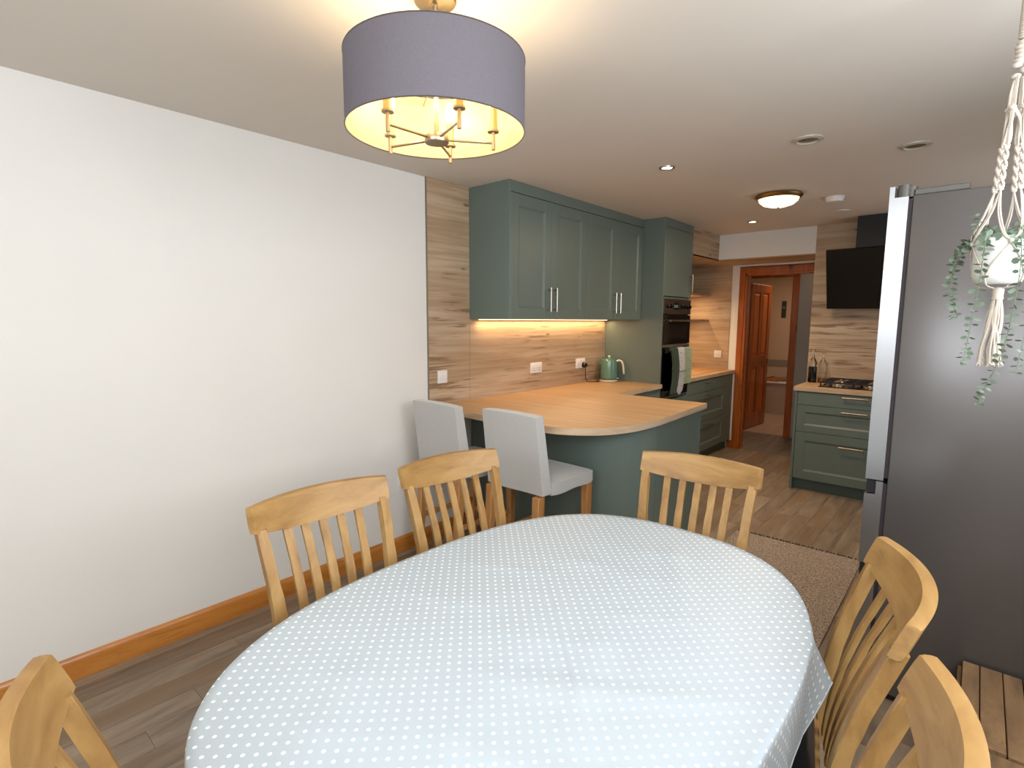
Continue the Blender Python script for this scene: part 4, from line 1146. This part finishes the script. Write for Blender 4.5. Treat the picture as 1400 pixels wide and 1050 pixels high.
vine([PV(-.015, -.03, 1.715), PV(-.030, -.064, 1.722), PV(-.034, -.070, 1.68), PV(-.036, -.070, 1.62), PV(-.040, -.066, 1.55), PV(-.046, -.064, 1.48), PV(-.050, -.062, 1.42), PV(-.054, -.060, 1.385)], 24, .017, 3)
vine([PV(.02, -.03, 1.715), PV(.034, -.062, 1.718), PV(.040, -.068, 1.67), PV(.040, -.068, 1.60), PV(.034, -.064, 1.50), PV(.026, -.06, 1.43), PV(.010, -.055, 1.36), PV(-.006, -.052, 1.31), PV(-.012, -.05, 1.275)], 34, .016, 4)
vine([PV(.02, .02, 1.715), PV(.06, -.02, 1.73), PV(.078, -.02, 1.68), PV(.074, -.03, 1.58), PV(.066, -.03, 1.48), PV(.056, -.03, 1.36)], 26, .016, 5)
vine([PV(-.02, .0, 1.715), PV(-.045, .0, 1.735), PV(-.052, .0, 1.765), PV(-.064, .0, 1.795)], 8, .014, 6)
vine([PV(0, .02, 1.715), PV(-.03, .04, 1.735), PV(-.062, .045, 1.722), PV(-.082, .05, 1.70)], 11, .015, 7)
vine([PV(0, -.01, 1.715), PV(.01, -.03, 1.742), PV(.05, -.05, 1.748), PV(.08, -.05, 1.72)], 12, .015, 8)
vine([PV(-.01, .01, 1.715), PV(-.02, .0, 1.745), PV(-.03, -.02, 1.75), PV(-.04, -.04, 1.735)], 10, .014, 9)
vine([PV(.01, .01, 1.715), PV(.02, .04, 1.745), PV(.045, .055, 1.74), PV(.07, .05, 1.70)], 12, .015, 10)

# ------------------------------------------------------------------ bathroom
bt = thing('bath', 'cream panelled bath seen through the far doorway', 'bath', (.4, 9.5, 0), world=True)
bbp = B(); bbp.box(-.7, 1.3, 9.22, 9.24, .0016, .50, .002); obj('bath_panel', bbp, plain('bath_panel', 'b09c8a', .4), bt)
rim = B(); rim.box(-.7, 1.3, 9.20, 9.28, .50, .53, .008).box(-.7, 1.3, 9.82, 9.888, .50, .53, .008).box(-.7, -.6, 9.28, 9.82, .50, .53, .008).box(1.2, 1.3, 9.28, 9.82, .50, .53, .008); obj('rim', rim, WHITEP, bt)
obj('tub', B().box(-.6, 1.2, 9.28, 9.82, .10, .12).box(-.61, -.6, 9.28, 9.82, .12, .50).box(1.2, 1.21, 9.28, 9.82, .12, .50).box(-.6, 1.2, 9.27, 9.28, .12, .50).box(-.6, 1.2, 9.82, 9.83, .12, .50), WHITEP, bt)
tr_ = thing('bath_tray', 'wooden tray lying across the bath', 'tray', (.22, 9.55, .53))
tb_ = B(); [tb_.box(-.11, .11, -.34+k*.035, -.34+k*.035+.028, .001, .018, .002) for k in range(19)]
obj('slats', tb_, PINEZ, tr_); obj('side_rail', B().box(-.125, -.112, -.34, .33, .001, .035, .002).box(.112, .125, -.34, .33, .001, .035, .002), PINEZ, tr_)
pq = thing('wall_plaque', 'narrow dark green upright plaque on the bathroom wall', 'plaque', (.192, 9.899, 1.70))
obj('board', B().box(-.035, .035, -.014, 0, -.14, .14, .002), plain('plaque_green', '2f3b30', .5), pq)
obj('emblem', B().lathe([(.018, 0), (.018, .003), (.012, .004)], (0, -.014, .03), 16, M=Matrix.Rotation(PI/2, 4, 'X')), plain('plaque_emblem', '8a8470', .5), pq)
light('bathroom_light', 'AREA', (.7, 8.6, H-.02), 13, (1, .66, .42), .5)
light('hall_light', 'AREA', (1.3, 7.0, H-.02), 1.6, (1, .72, .5), .4)

# origins of every world-modelled part stay at the room origin; nothing hidden, nothing off-scene
for o in bpy.data.objects:
    if o.type == 'EMPTY' and not o.children: print('EMPTY WITHOUT PARTS', o.name)
